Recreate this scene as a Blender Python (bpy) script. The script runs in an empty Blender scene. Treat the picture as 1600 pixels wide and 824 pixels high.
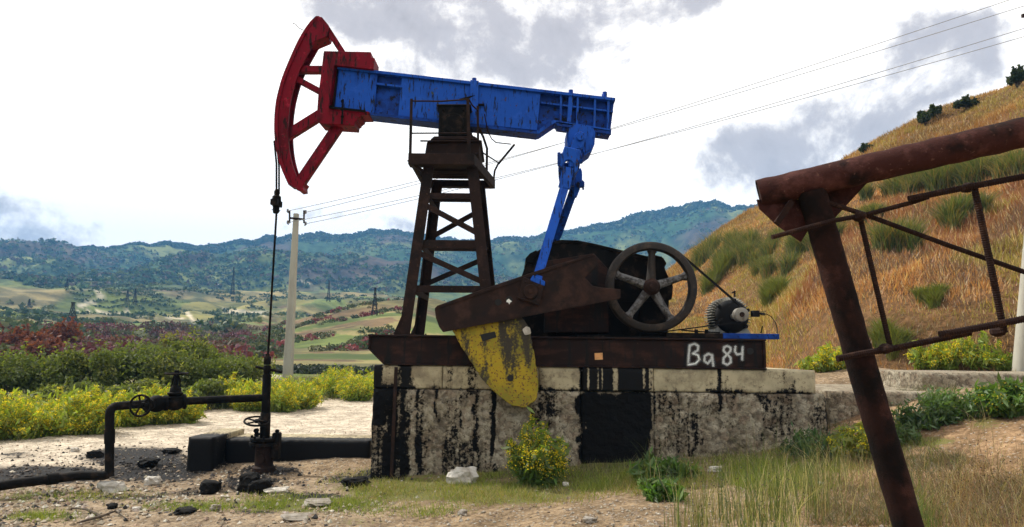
import bpy, bmesh, math, random
import numpy as np
from mathutils import Vector, Matrix
random.seed(7)
RNG = np.random.default_rng(11)
SC = bpy.context.scene
COL = SC.collection

# ------------------------------------------------------------------ camera
EYE = 1.95
FOC = 1124.0
PIT = math.radians(7.0)
ROL = math.radians(0.73)
_f = Vector((0, math.cos(PIT), math.sin(PIT)))
_r0 = Vector((1, 0, 0)); _u0 = Vector((0, -math.sin(PIT), math.cos(PIT)))
_r = (_r0*math.cos(ROL) + _u0*math.sin(ROL)); _u = (_u0*math.cos(ROL) - _r0*math.sin(ROL))
cd = bpy.data.cameras.new('camera'); cam = bpy.data.objects.new('camera', cd); COL.objects.link(cam)
m = Matrix((( _r.x, _u.x, -_f.x, 0), (_r.y, _u.y, -_f.y, 0), (_r.z, _u.z, -_f.z, EYE), (0, 0, 0, 1)))
cam.matrix_world = m
cd.sensor_width = 36; cd.lens = FOC/1600*36; cd.clip_start = .1; cd.clip_end = 9000
SC.camera = cam

# ------------------------------------------------------------------ light
SUN = Vector((-0.60, 0.34, 0.74)).normalized()
elev = math.asin(SUN.z); azim = math.atan2(SUN.x, SUN.y)
sl = bpy.data.lights.new('sun', 'SUN'); sl.energy = 5.0; sl.angle = math.radians(.6); sl.color = (1, .95, .86)
so = bpy.data.objects.new('sun', sl); COL.objects.link(so)
so.rotation_euler = SUN.to_track_quat('Z', 'Y').to_euler()
SC.view_settings.view_transform = 'Standard'; SC.view_settings.look = 'None'
SC.view_settings.exposure = 0.0; SC.view_settings.gamma = 1

def pdir(px, py):
    return _f*FOC + _r*(px-800) + _u*(412-py)
def P(px, py, Y):
    d = pdir(px, py); k = Y/d.y
    return Vector((d.x*k, Y, EYE + d.z*k))

w = bpy.data.worlds.new('World'); SC.world = w; w.use_nodes = True
nt = w.node_tree; nt.nodes.clear()
def N(nt, typ, ins=None, **kw):
    n = nt.nodes.new(typ)
    for k, v in kw.items(): setattr(n, k, v)
    for k, v in (ins or {}).items():
        if hasattr(v, 'is_output') or isinstance(v, bpy.types.NodeSocket): nt.links.new(v, n.inputs[k])
        else: n.inputs[k].default_value = v
    return n
def math_(nt, op, a, b=None, clamp=False):
    n = N(nt, 'ShaderNodeMath', operation=op, use_clamp=clamp)
    for i, v in enumerate((a, b)):
        if v is None: continue
        if isinstance(v, bpy.types.NodeSocket): nt.links.new(v, n.inputs[i])
        else: n.inputs[i].default_value = v
    return n.outputs[0]
def mixc(nt, f, a, b, mode='MIX'):
    n = N(nt, 'ShaderNodeMix', data_type='RGBA', blend_type=mode)
    for i, v in ((0, f), (6, a), (7, b)):
        if isinstance(v, bpy.types.NodeSocket): nt.links.new(v, n.inputs[i])
        else: n.inputs[i].default_value = (tuple(v)+(1,))[:4] if i else v
    return n.outputs[2]
def rng_(nt, v, a, b, c=0., d=1.):
    n = N(nt, 'ShaderNodeMapRange', interpolation_type='SMOOTHSTEP')
    nt.links.new(v, n.inputs[0])
    for i, q in enumerate((a, b, c, d)): n.inputs[i+1].default_value = q
    return n.outputs[0]

tc = N(nt, 'ShaderNodeTexCoord'); D = tc.outputs['Generated']
sky = N(nt, 'ShaderNodeTexSky', sky_type='NISHITA', sun_disc=False, sun_elevation=elev, sun_rotation=azim)
n1 = N(nt, 'ShaderNodeTexNoise', {'Vector': D, 'Scale': 6.5, 'Detail': 10., 'Roughness': .58, 'Distortion': .35})
n2 = N(nt, 'ShaderNodeTexNoise', {'Vector': D, 'Scale': 22., 'Detail': 8., 'Roughness': .62})
# grey cloud banks, each laid round its own direction of the sky
acc = None
for px, py, rad, amp in ((560, -20, .075, .85), (640, 0, .07, .9), (705, 30, .075, .9), (770, 15, .08, 1.), (835, 30, .08, 1.05), (900, -5, .07, .9), (980, -30, .07, .85), (1070, -55, .08, .8), (700, 85, .03, .6), (830, 75, .04, .7), (690, -70, .15, .9), (880, -90, .15, .9),
                    (1500, 95, .05, .9), (1430, 125, .06, .9), (1360, 175, .07, .92), (1290, 215, .07, .95), (1220, 250, .05, .8), (1135, 262, .045, .85), (1350, 230, .07, 1.0), (1420, 90, .04, .6), (1290, 130, .03, .35), (1180, 265, .03, .5), (1450, 180, .06, .9),
                    (15, 362, .045, .8), (65, 352, .035, .75), (110, 376, .045, .72), (210, 372, .03, .5)):
    d = pdir(px, py).normalized()
    vm = N(nt, 'ShaderNodeVectorMath', {0: D, 1: d}, operation='DOT_PRODUCT')
    c = rng_(nt, vm.outputs['Value'], math.cos(rad*1.5), math.cos(rad*.25), 0, amp)
    acc = c if acc is None else math_(nt, 'MAXIMUM', acc, c)
sep = N(nt, 'ShaderNodeSeparateXYZ', {0: D})
# elsewhere in the sky: the same broken grey banks
vmb = N(nt, 'ShaderNodeVectorMath', {0: D, 1: pdir(800, 300).normalized()}, operation='DOT_PRODUCT')
outside = rng_(nt, vmb.outputs['Value'], .62, .50, 0, .55)
acc = math_(nt, 'MAXIMUM', acc, outside)
s = math_(nt, 'ADD', acc, math_(nt, 'MULTIPLY', math_(nt, 'SUBTRACT', n1.outputs[0], .5), 3.8))
s = math_(nt, 'ADD', s, math_(nt, 'MULTIPLY', math_(nt, 'SUBTRACT', n2.outputs[0], .5), 1.5))
g = rng_(nt, s, .32, 1.05)
g2 = rng_(nt, s, .9, 2.2)
white = mixc(nt, .03, (17.6, 16.6, 15.2), sky.outputs[0])
grey = mixc(nt, g2, (7.4, 6.85, 6.85), (4.9, 4.5, 4.6))
colr = mixc(nt, g, white, grey)
bg = N(nt, 'ShaderNodeBackground', {0: colr, 1: .1})
out = N(nt, 'ShaderNodeOutputWorld', {0: bg.outputs[0]})

# ------------------------------------------------------------------ numpy noise
def _h(ix, iy, iz, seed):
    with np.errstate(over='ignore'):
        n = (ix.astype(np.int64)*374761393 + iy.astype(np.int64)*668265263 + iz.astype(np.int64)*1442695041 + seed*974634777) & 0xffffffff
        n = ((n ^ (n >> 13))*1274126177) & 0xffffffff
        n = ((n ^ (n >> 16))*2246822519) & 0xffffffff
        n = n ^ (n >> 15)
    return (n & 0xffffff)/float(0xffffff)
def vn(x, y, z=None, seed=0):
    x = np.asarray(x, float); y = np.asarray(y, float)
    if z is None:
        ix, iy = np.floor(x), np.floor(y); fx, fy = x-ix, y-iy
        fx = fx*fx*(3-2*fx); fy = fy*fy*(3-2*fy); z0 = np.zeros_like(ix)
        a, b = _h(ix, iy, z0, seed), _h(ix+1, iy, z0, seed); c, d = _h(ix, iy+1, z0, seed), _h(ix+1, iy+1, z0, seed)
        return (a+(b-a)*fx)*(1-fy)+(c+(d-c)*fx)*fy
    z = np.asarray(z, float)+np.zeros_like(x)
    ix, iy, iz = np.floor(x), np.floor(y), np.floor(z)
    fx, fy, fz = x-ix, y-iy, z-iz
    fx, fy, fz = [q*q*(3-2*q) for q in (fx, fy, fz)]
    r = 0
    for a in (0, 1):
        for b in (0, 1):
            for c in (0, 1):
                r = r + _h(ix+a, iy+b, iz+c, seed)*(fx if a else 1-fx)*(fy if b else 1-fy)*(fz if c else 1-fz)
    return r
def fbm(x, y, z=None, o=4, seed=0, g=.5):
    s = 0; a = 1; t = 0; f = 1
    for k in range(o):
        s = s + a*vn(np.asarray(x)*f, np.asarray(y)*f, None if z is None else np.asarray(z)*f, seed+k*17); t += a; a *= g; f *= 2.03
    return s/t
def ss(a, b, x):
    t = np.clip((np.asarray(x, float)-a)/(b-a), 0, 1); return t*t*(3-2*t)

# ------------------------------------------------------------------ terrain functions
def proj(x, y, z):
    x = np.asarray(x, float); y = np.asarray(y, float); z = np.asarray(z, float)-EYE
    a = x*_r.x+y*_r.y+z*_r.z; b = x*_u.x+y*_u.y+z*_u.z; c = np.maximum(x*_f.x+y*_f.y+z*_f.z, 1e-3)
    return 800+FOC*a/c, 412-FOC*b/c
def tht(px, py):
    d = pdir(px, py); return math.atan2(d.x, d.y), d.z/math.hypot(d.x, d.y)
RID = [(-200, 372), (0, 380), (40, 386), (110, 392), (150, 390), (250, 379), (330, 386), (420, 371), (480, 369), (540, 365), (590, 360), (645, 364), (700, 374), (770, 377), (830, 370), (880, 362), (930, 352), (1010, 335), (1060, 323), (1115, 318), (1180, 325), (1250, 332), (1600, 340), (1900, 350)]
_rt = np.array([tht(*q) for q in RID])
CRE = [(840, 545), (900, 520), (960, 482), (1010, 446), (1050, 418), (1075, 394), (1100, 377), (1130, 354), (1160, 339), (1200, 323), (1250, 292), (1345, 241), (1400, 214), (1450, 186), (1500, 166), (1550, 146), (1600, 125), (1700, 85), (1900, 30)]
_ct = np.array([tht(*q) for q in CRE])
def H(x, y):
    x = np.asarray(x, float); y = np.asarray(y, float)
    r = np.hypot(x, y)+1e-6; th = np.arctan2(x, y)
    near = ss(-2.6, 5, x)*.52*ss(15, 12, y) - .12*ss(-1.5, -5, x)
    emb = ss(4.2, 8.6, x+.25*(y-8))*.95*ss(2.5, 6, y)
    near = near + emb
    back = ss(12.4, 16.5, y)*ss(1.0, 4.5, x)*ss(70, 30, y)
    near = near*(1-back) + back*1.42
    near = near + .09*ss(12.3, 12.9, y)*ss(-1.9, -2.6, x)*ss(17, 14.5, y)*ss(-8, -6.2, x)
    near = near + .30*np.exp(-((x-8.0)/1.25)**2-((y-16.2)/1.0)**2)
    near = near + .05*(fbm(x*.9, y*.9, o=3, seed=3)-.5)*2*ss(1, 4, r) + .025*(fbm(x*4, y*4, o=3, seed=9)-.5)*2
    rt = np.interp(th, _rt[:, 0], _rt[:, 1])+(fbm(th*60, th*0, o=4, seed=27)-.5)*.010
    R = np.array([25, 35, 60, 100, 180, 300, 450, 650, 850, 1200])
    T = np.array([-.072, -.047, -.024, -.004, .017, .036, .058, .083, .105, 0.])
    lr = np.log(r)
    t = np.interp(lr, np.log(R[:-1]), T[:-1])
    q = ss(math.log(850), math.log(1200), lr)
    t = t*(1-q) + rt*q
    # relief: spurs and gullies
    rel = (fbm(x/150+3, y/150, o=5, seed=21)-.5)
    t = t + rel*.055*ss(120, 500, r)*ss(1170, 900, r) + (fbm(x/28, y/28, o=3, seed=5)-.5)*.006*ss(60, 150, r)
    rg = 1-2*np.abs(fbm(x/210+7, y/300, o=4, seed=23)-.5)
    t = t + (rg-.80)*.085*ss(480, 800, r)*ss(1170, 960, r)
    rg2 = 1-2*np.abs(fbm(x/60+1, y/75, o=4, seed=25)-.5)
    t = t + (rg2-.85)*.046*ss(90, 160, r)*ss(560, 330, r)
    t = t + .052*np.exp(-((th-tht(640, 500)[0])/.13)**2)*np.exp(-((lr-math.log(175))/.42)**2)
    far = EYE + t*r
    far = np.where(r > 1200, EYE+rt*1200 - (r-1200)*.12, far)
    k = ss(22, 34, r)
    return near*(1-k)+far*k
def hill_params(th):
    tcr = np.interp(th, _ct[:, 0], _ct[:, 1])
    a = ss(_ct[4, 0], _ct[-3, 0], th)
    rc = 62 - 12*a; rf = 30 - 11*ss(_ct[3, 0], _ct[11, 0], th)
    return tcr, rc, rf
def HL(x, y):
    x = np.asarray(x, float); y = np.asarray(y, float)
    r = np.hypot(x, y)+1e-6; th = np.arctan2(x, y)
    tcr, rc, rf = hill_params(th)
    s_ = (r-rf)/(rc-rf)
    zf = 1.25; zc = EYE + tcr*rc
    sc = np.clip(s_, 0, 1)
    z = zf+(zc-zf)*(1-(1-sc)**1.12) + np.minimum(s_, 0)*4
    z = np.where(s_ > 1, zc-(r-rc)*.3, z)
    z = z + (fbm(x/5, y/5, o=4, seed=31)-.5)*2.4*ss(0, .15, s_)*ss(1.15, .8, s_) + (fbm(x/14, y/14, o=2, seed=37)-.5)*1.6*ss(0, .3, s_)*ss(1.1, .7, s_)
    # a low cut bank at the foot
    z = z + .55*ss(.02, .07, s_)*ss(.5, .1, s_)*ss(_ct[9, 0], _ct[12, 0], th)
    return np.where(th < _ct[0, 0], -9., z)
def surf(x, y): return np.maximum(H(x, y), HL(x, y))
_rs = np.concatenate([np.linspace(3, 80, 1500), np.geomspace(80.2, 1300, 1500)])
def cast(px, py):
    d = pdir(px, py); h = math.hypot(d.x, d.y)
    x = d.x/h*_rs; y = d.y/h*_rs; z = EYE+d.z/h*_rs
    b = np.nonzero(z < surf(x, y))[0]
    i = b[0] if len(b) else len(_rs)-1
    return Vector((x[i], y[i], float(surf(x[i], y[i]))))
def at(px, Y):
    d = pdir(px, 550); x = d.x/d.y*Y
    return Vector((x, Y, float(surf(x, Y))))

# ------------------------------------------------------------------ object helpers
def tag(o, label=None, cat=None, group=None, kind=None):
    if label: o['label'] = label
    if cat: o['category'] = cat
    if group: o['group'] = group
    if kind: o['kind'] = kind
    return o
def thing(name, loc, label, cat, group=None):
    o = bpy.data.objects.new(name, None); COL.objects.link(o); o.location = loc
    o.empty_display_size = .1
    return tag(o, label, cat, group)
def origin(o):
    v = Vector((0, 0, 0))
    while o is not None: v += Vector(o.location); o = o.parent
    return v
class MB:
    def __init__(s): s.v = []; s.f = []
    def add(s, vs, fs):
        b = len(s.v); s.v += [Vector(q) for q in vs]; s.f += [tuple(i+b for i in q) for q in fs]; return s
    def box(s, a, b):
        x0, y0, z0 = a; x1, y1, z1 = b
        x0, x1 = min(x0, x1), max(x0, x1); y0, y1 = min(y0, y1), max(y0, y1); z0, z1 = min(z0, z1), max(z0, z1)
        return s.add([(x0, y0, z0), (x1, y0, z0), (x1, y1, z0), (x0, y1, z0), (x0, y0, z1), (x1, y0, z1), (x1, y1, z1), (x0, y1, z1)],
                     [(0, 3, 2, 1), (4, 5, 6, 7), (0, 1, 5, 4), (1, 2, 6, 5), (2, 3, 7, 6), (3, 0, 4, 7)])
    def bar(s, p, q, w_, h_, up=(0, 1, 0)):
        p = Vector(p); q = Vector(q); d = (q-p).normalized(); up = Vector(up)
        a = d.cross(up).normalized(); b = a.cross(d).normalized()
        vs = [c + a*i*w_/2 + b*j*h_/2 for c in (p, q) for i, j in ((-1, -1), (1, -1), (1, 1), (-1, 1))]
        return s.add(vs, [(0, 3, 2, 1), (4, 5, 6, 7), (0, 1, 5, 4), (1, 2, 6, 5), (2, 3, 7, 6), (3, 0, 4, 7)])
    def prism(s, pts, depth):
        # pts: outline on one Y plane (world), extruded away along +Y
        n = len(pts); pts = [Vector(p) for p in pts]
        s.add(pts+[p+Vector((0, depth, 0)) for p in pts],
              [tuple(range(n)), tuple(range(2*n-1, n-1, -1))]+[(i, i+n, (i+1) % n+n, (i+1) % n) for i in range(n)])
        return s
    def tube(s, pts, r, n=10, cap=True):
        pts = [Vector(p) for p in pts]; k = len(pts)
        rs = r if isinstance(r, (list, tuple)) else [r]*k
        b = len(s.v); prev = None
        for i, p in enumerate(pts):
            d = ((pts[min(i+1, k-1)]-p).normalized()+(p-pts[max(i-1, 0)]).normalized())
            d = d.normalized() if d.length > 1e-6 else Vector((0, 0, 1))
            if prev is None:
                a = d.cross(Vector((0, 0, 1)) if abs(d.z) < .9 else Vector((0, 1, 0))).normalized()
            else: a = (prev-d*prev.dot(d)).normalized()
            prev = a; c = d.cross(a)
            for j in range(n):
                t = 2*math.pi*j/n; s.v.append(p+(a*math.cos(t)+c*math.sin(t))*rs[i])
        for i in range(k-1):
            for j in range(n):
                s.f.append((b+i*n+j, b+i*n+(j+1) % n, b+(i+1)*n+(j+1) % n, b+(i+1)*n+j))
        if cap:
            s.f.append(tuple(b+j for j in range(n-1, -1, -1))); s.f.append(tuple(b+(k-1)*n+j for j in range(n)))
        return s
    def cyl(s, p, q, r, n=20, r2=None): return s.tube([p, q], [r, r2 if r2 else r], n)
    def lathe(s, c, axis, prof, n=24, closed=False):
        c = Vector(c); ax = Vector(axis).normalized(); a = ax.cross(Vector((.3, .2, .9))).normalized(); d = ax.cross(a)
        b = len(s.v); k = len(prof)
        for t, r in prof:
            for j in range(n):
                q = 2*math.pi*j/n; s.v.append(c+ax*t+(a*math.cos(q)+d*math.sin(q))*max(r, 1e-4))
        for i in range(k if closed else k-1):
            i2 = (i+1) % k
            for j in range(n): s.f.append((b+i*n+j, b+i*n+(j+1) % n, b+i2*n+(j+1) % n, b+i2*n+j))
        if not closed:
            s.f.append(tuple(b+j for j in range(n-1, -1, -1))); s.f.append(tuple(b+(k-1)*n+j for j in range(n)))
        return s
    def build(s, name, mat, parent=None, bevel=0, smooth=False, seg=1):
        me = bpy.data.meshes.new(name); o0 = origin(parent) if parent else Vector((0, 0, 0))
        me.from_pydata([tuple(v-o0) for v in s.v], [], s.f)
        bm = bmesh.new(); bm.from_mesh(me)
        bmesh.ops.recalc_face_normals(bm, faces=bm.faces[:])
        if bevel:
            es = [e for e in bm.edges if len(e.link_faces) == 2 and e.calc_face_angle(0) > .6]
            bmesh.ops.bevel(bm, geom=es, offset=bevel, segments=seg, affect='EDGES', clamp_overlap=True)
        if smooth:
            for f in bm.faces: f.smooth = True
            for e in bm.edges:
                if len(e.link_faces) == 2 and e.calc_face_angle(0) > .7: e.smooth = False
        bm.to_mesh(me); bm.free()
        me.materials.append(mat)
        o = bpy.data.objects.new(name, me); COL.objects.link(o)
        if parent: o.parent = parent
        return o
def fast(name, V, F, mat, parent=None, col=None, smooth=False, attrs=None):
    V = np.asarray(V, np.float32); F = np.asarray(F, np.int32)
    if parent is not None: V = V-np.array(origin(parent), np.float32)
    me = bpy.data.meshes.new(name); k = F.shape[1]
    me.vertices.add(len(V)); me.vertices.foreach_set('co', V.ravel())
    me.loops.add(F.size); me.loops.foreach_set('vertex_index', F.ravel())
    me.polygons.add(len(F)); me.polygons.foreach_set('loop_start', np.arange(0, F.size, k, dtype=np.int32))
    me.polygons.foreach_set('use_smooth', np.full(len(F), smooth))
    me.update(calc_edges=True)
    d = dict(attrs or {})
    if col is not None: d['Col'] = col
    for an, c in d.items():
        at_ = me.attributes.new(an, 'FLOAT_COLOR', 'POINT')
        c = np.asarray(c, np.float32); c4 = np.ones((len(V), 4), np.float32); c4[:, :3] = c
        at_.data.foreach_set('color', c4.ravel())
    me.materials.append(mat)
    o = bpy.data.objects.new(name, me); COL.objects.link(o)
    if parent is not None: o.parent = parent
    return o

# ------------------------------------------------------------------ materials
def newmat(name):
    m_ = bpy.data.materials.new(name); m_.use_nodes = True; t = m_.node_tree; t.nodes.clear(); return m_, t
def layered(name, base, layers=(), rough=.8, metal=0., bump=None, rlay=None, spec=.4):
    m_, t = newmat(name)
    tcn = N(t, 'ShaderNodeTexCoord'); co = tcn.outputs['Object']
    c = tuple(base)+(1,)
    rsock = None
    for L in layers:
        colr_, sc_, lo, hi = L[:4]; st = L[4] if len(L) > 4 else (1, 1, 1); ro = L[5] if len(L) > 5 else None
        mp = N(t, 'ShaderNodeMapping', {'Vector': co, 'Scale': st, 'Location': (sc_*.37, sc_*.11, 2.3)})
        nz = N(t, 'ShaderNodeTexNoise', {'Vector': mp.outputs[0], 'Scale': sc_, 'Detail': 8., 'Roughness': .62})
        f = rng_(t, nz.outputs[0], lo, hi)
        c = mixc(t, f, c, colr_)
        if ro is not None:
            rr = N(t, 'ShaderNodeMix', {0: f, 2: rough, 3: ro}); rsock = rr.outputs[0]
    b = N(t, 'ShaderNodeBsdfPrincipled', {'Roughness': rsock if rsock else rough, 'Metallic': metal, 'Specular IOR Level': spec})
    if isinstance(c, tuple): b.inputs['Base Color'].default_value = c
    else: t.links.new(c, b.inputs['Base Color'])
    if bump:
        nz = N(t, 'ShaderNodeTexNoise', {'Vector': co, 'Scale': bump[0], 'Detail': 6., 'Roughness': .65})
        bp = N(t, 'ShaderNodeBump', {'Height': nz.outputs[0], 'Strength': bump[1], 'Distance': bump[2] if len(bump) > 2 else .02})
        t.links.new(bp.outputs[0], b.inputs['Normal'])
    N(t, 'ShaderNodeOutputMaterial', {0: b.outputs[0]})
    return m_
M = {}
M['rust'] = layered('dark_rusted_steel', (.020, .011, .0085), [((.036, .019, .014), 5, .48, .68), ((.011, .008, .007), 2.2, .5, .64), ((.09, .045, .026), 26, .6, .72)], .8, .0, (60, .5, .006), spec=.15)
M['skid'] = layered('oily_rusted_beam', (.016, .008, .0065), [((.042, .018, .012), 3, .46, .66, (1, 1, 2.5)), ((.006, .005, .005), 4, .5, .6, (2, 1, .3), .35), ((.09, .05, .03), 30, .66, .75)], .7, .0, (50, .5, .006), spec=.15)
M['crank'] = layered('brown_rusted_plate', (.021, .0115, .009), [((.048, .024, .017), 4, .45, .66), ((.014, .010, .009), 3, .52, .66), ((.16, .10, .06), 14, .68, .75)], .75, .0, (45, .5, .005), spec=.15)
M['oilblack'] = layered('oil_blackened_iron', (.0055, .005, .0045), [((.034, .022, .016), 7, .48, .70), ((.003, .003, .003), 3, .5, .6)], .75, .0, (40, .6, .006), spec=.10)
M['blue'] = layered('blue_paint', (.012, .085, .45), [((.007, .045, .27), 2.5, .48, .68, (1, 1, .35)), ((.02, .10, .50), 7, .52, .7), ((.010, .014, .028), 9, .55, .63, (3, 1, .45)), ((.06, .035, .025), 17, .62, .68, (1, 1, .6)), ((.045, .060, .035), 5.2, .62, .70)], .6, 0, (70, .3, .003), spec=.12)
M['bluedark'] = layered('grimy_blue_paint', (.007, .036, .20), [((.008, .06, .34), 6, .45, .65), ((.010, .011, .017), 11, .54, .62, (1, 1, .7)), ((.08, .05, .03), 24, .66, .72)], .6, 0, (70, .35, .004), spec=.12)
M['red'] = layered('red_paint', (.175, .0025, .012), [((.09, .002, .007), 2.5, .46, .62, (1, 1, .4)), ((.36, .014, .035), 6, .55, .7), ((.020, .006, .006), 10, .55, .62, (2, 1, .4)), ((.05, .018, .012), 19, .60, .67)], .6, 0, (70, .3, .003), spec=.12)
M['framerust'] = layered('red_brown_rust', (.048, .017, .014), [((.09, .036, .030), 9, .48, .66), ((.014, .008, .007), 5, .46, .62), ((.14, .07, .05), 40, .6, .72)], .95, .0, (90, 1., .005), spec=.15)
M['postrust'] = layered('dark_red_brown_rust', (.022, .010, .008), [((.05, .021, .016), 9, .50, .68), ((.007, .005, .0045), 4, .46, .62), ((.10, .05, .035), 34, .66, .76)], .95, .0, (90, 1., .006), spec=.12)
M['rebar'] = layered('rusted_reinforcing_steel', (.020, .010, .008), [((.045, .022, .014), 18, .5, .68)], .9, .0, (90, .5, .003), spec=.15)
M['wheel'] = layered('worn_wheel_paint', (.018, .013, .010), [((.05, .033, .022), 8, .5, .66), ((.008, .007, .007), 5, .50, .62)], .7, .0, (60, .4, .004))
M['spoke'] = layered('whitened_spoke', (.15, .148, .15), [((.04, .035, .033), 8, .46, .58), ((.02, .018, .018), 16, .55, .66)], .7, .1, (60, .5, .004))
M['finmetal'] = layered('motor_grey_iron', (.30, .29, .25), [((.06, .056, .05), 7, .50, .64), ((.45, .43, .36), 22, .6, .72)], .7, .0, (60, .3, .003))
M['motorblack'] = layered('motor_black', (.008, .008, .009), [((.035, .035, .036), 10, .56, .7)], .7, .0, (60, .3, .003), spec=.15)
M['pale'] = layered('pale_pulley', (.25, .235, .205), [((.15, .13, .11), 14, .52, .66)], .6, .3)
M['poleconc'] = layered('pole_concrete', (.42, .40, .33), [((.33, .31, .26), 2, .45, .65, (1, 1, .2)), ((.25, .23, .2), 18, .6, .75)], .9, 0, (60, .2, .004))
M['insul'] = layered('insulator_porcelain', (.16, .15, .15), [], .4)
M['wire'] = layered('wire_metal', (.30, .30, .31), [], .7, 0)
M['spray'] = layered('white_spray_paint', (.80, .82, .78), [((.55, .57, .55), 24, .5, .62)], .8)
M['orange'] = layered('lit_hill_in_hole', (.75, .38, .15), [((.6, .3, .12), 20, .5, .65)], .8)  # flat colour imitating sunlit hillside seen through a square hole
M['hole'] = layered('hole_shade_black', (.003, .003, .003), [], .5)  # flat black that paints in the shade inside holes
M['bark'] = layered('bark', (.10, .075, .05), [((.05, .035, .025), 12, .45, .6)], .9)
M['stem'] = layered('green_stem', (.10, .12, .04), [], .8)

def counterweight_mat():
    m_, t = newmat('yellow_flaking_paint')
    co = N(t, 'ShaderNodeTexCoord').outputs['Object']
    a = N(t, 'ShaderNodeTexNoise', {'Vector': co, 'Scale': 34., 'Detail': 5., 'Roughness': .7})
    b = N(t, 'ShaderNodeTexNoise', {'Vector': co, 'Scale': 2.1, 'Detail': 5., 'Roughness': .55})
    mp = N(t, 'ShaderNodeMapping', {'Vector': co, 'Rotation': (0, math.radians(28), 0), 'Scale': (3.2, 1, .8), 'Location': (.35, 0, .2)})
    c = N(t, 'ShaderNodeTexNoise', {'Vector': mp.outputs[0], 'Scale': 1.0, 'Detail': 4., 'Roughness': .6})
    yel = mixc(t, rng_(t, b.outputs[0], .4, .62), (.40, .29, .012), (.21, .19, .015))
    yel = mixc(t, rng_(t, a.outputs[0], .50, .60), yel, (.50, .24, .012))
    s_ = math_(t, 'ADD', math_(t, 'MULTIPLY', c.outputs[0], 1.3), math_(t, 'MULTIPLY', a.outputs[0], .45))
    f = rng_(t, s_, .86, .99)
    k = mixc(t, f, yel, (.035, .028, .018))
    f2 = rng_(t, a.outputs[0], .555, .60)
    k = mixc(t, f2, k, (.05, .04, .02))
    bs = N(t, 'ShaderNodeBsdfPrincipled', {'Base Color': k, 'Roughness': .85})
    bp = N(t, 'ShaderNodeBump', {'Height': a.outputs[0], 'Strength': .6, 'Distance': .012})
    t.links.new(bp.outputs[0], bs.inputs['Normal'])
    N(t, 'ShaderNodeOutputMaterial', {0: bs.outputs[0]}); return m_
M['yellow'] = counterweight_mat()

def leafmat(name, trans=.35, rough=.6):
    m_, t = newmat(name)
    a = N(t, 'ShaderNodeAttribute', attribute_name='Col')
    d = N(t, 'ShaderNodeBsdfDiffuse', {0: a.outputs[0], 1: rough})
    g_ = N(t, 'ShaderNodeBsdfGlossy', {0: (1, 1, 1, 1), 1: .55})
    c2 = mixc(t, 1.0, a.outputs[0], (1.5, 1.5, .6), 'MULTIPLY')
    tr = N(t, 'ShaderNodeBsdfTranslucent', {0: c2})
    mx = N(t, 'ShaderNodeMixShader', {0: trans, 1: d.outputs[0], 2: tr.outputs[0]})
    mx2 = N(t, 'ShaderNodeMixShader', {0: .03, 1: mx.outputs[0], 2: g_.outputs[0]})
    N(t, 'ShaderNodeOutputMaterial', {0: mx2.outputs[0]}); return m_
M['leaf'] = leafmat('leaves', .38); M['grass'] = leafmat('grass_blades', .3); M['canopy'] = leafmat('distant_canopy', .1)

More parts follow.
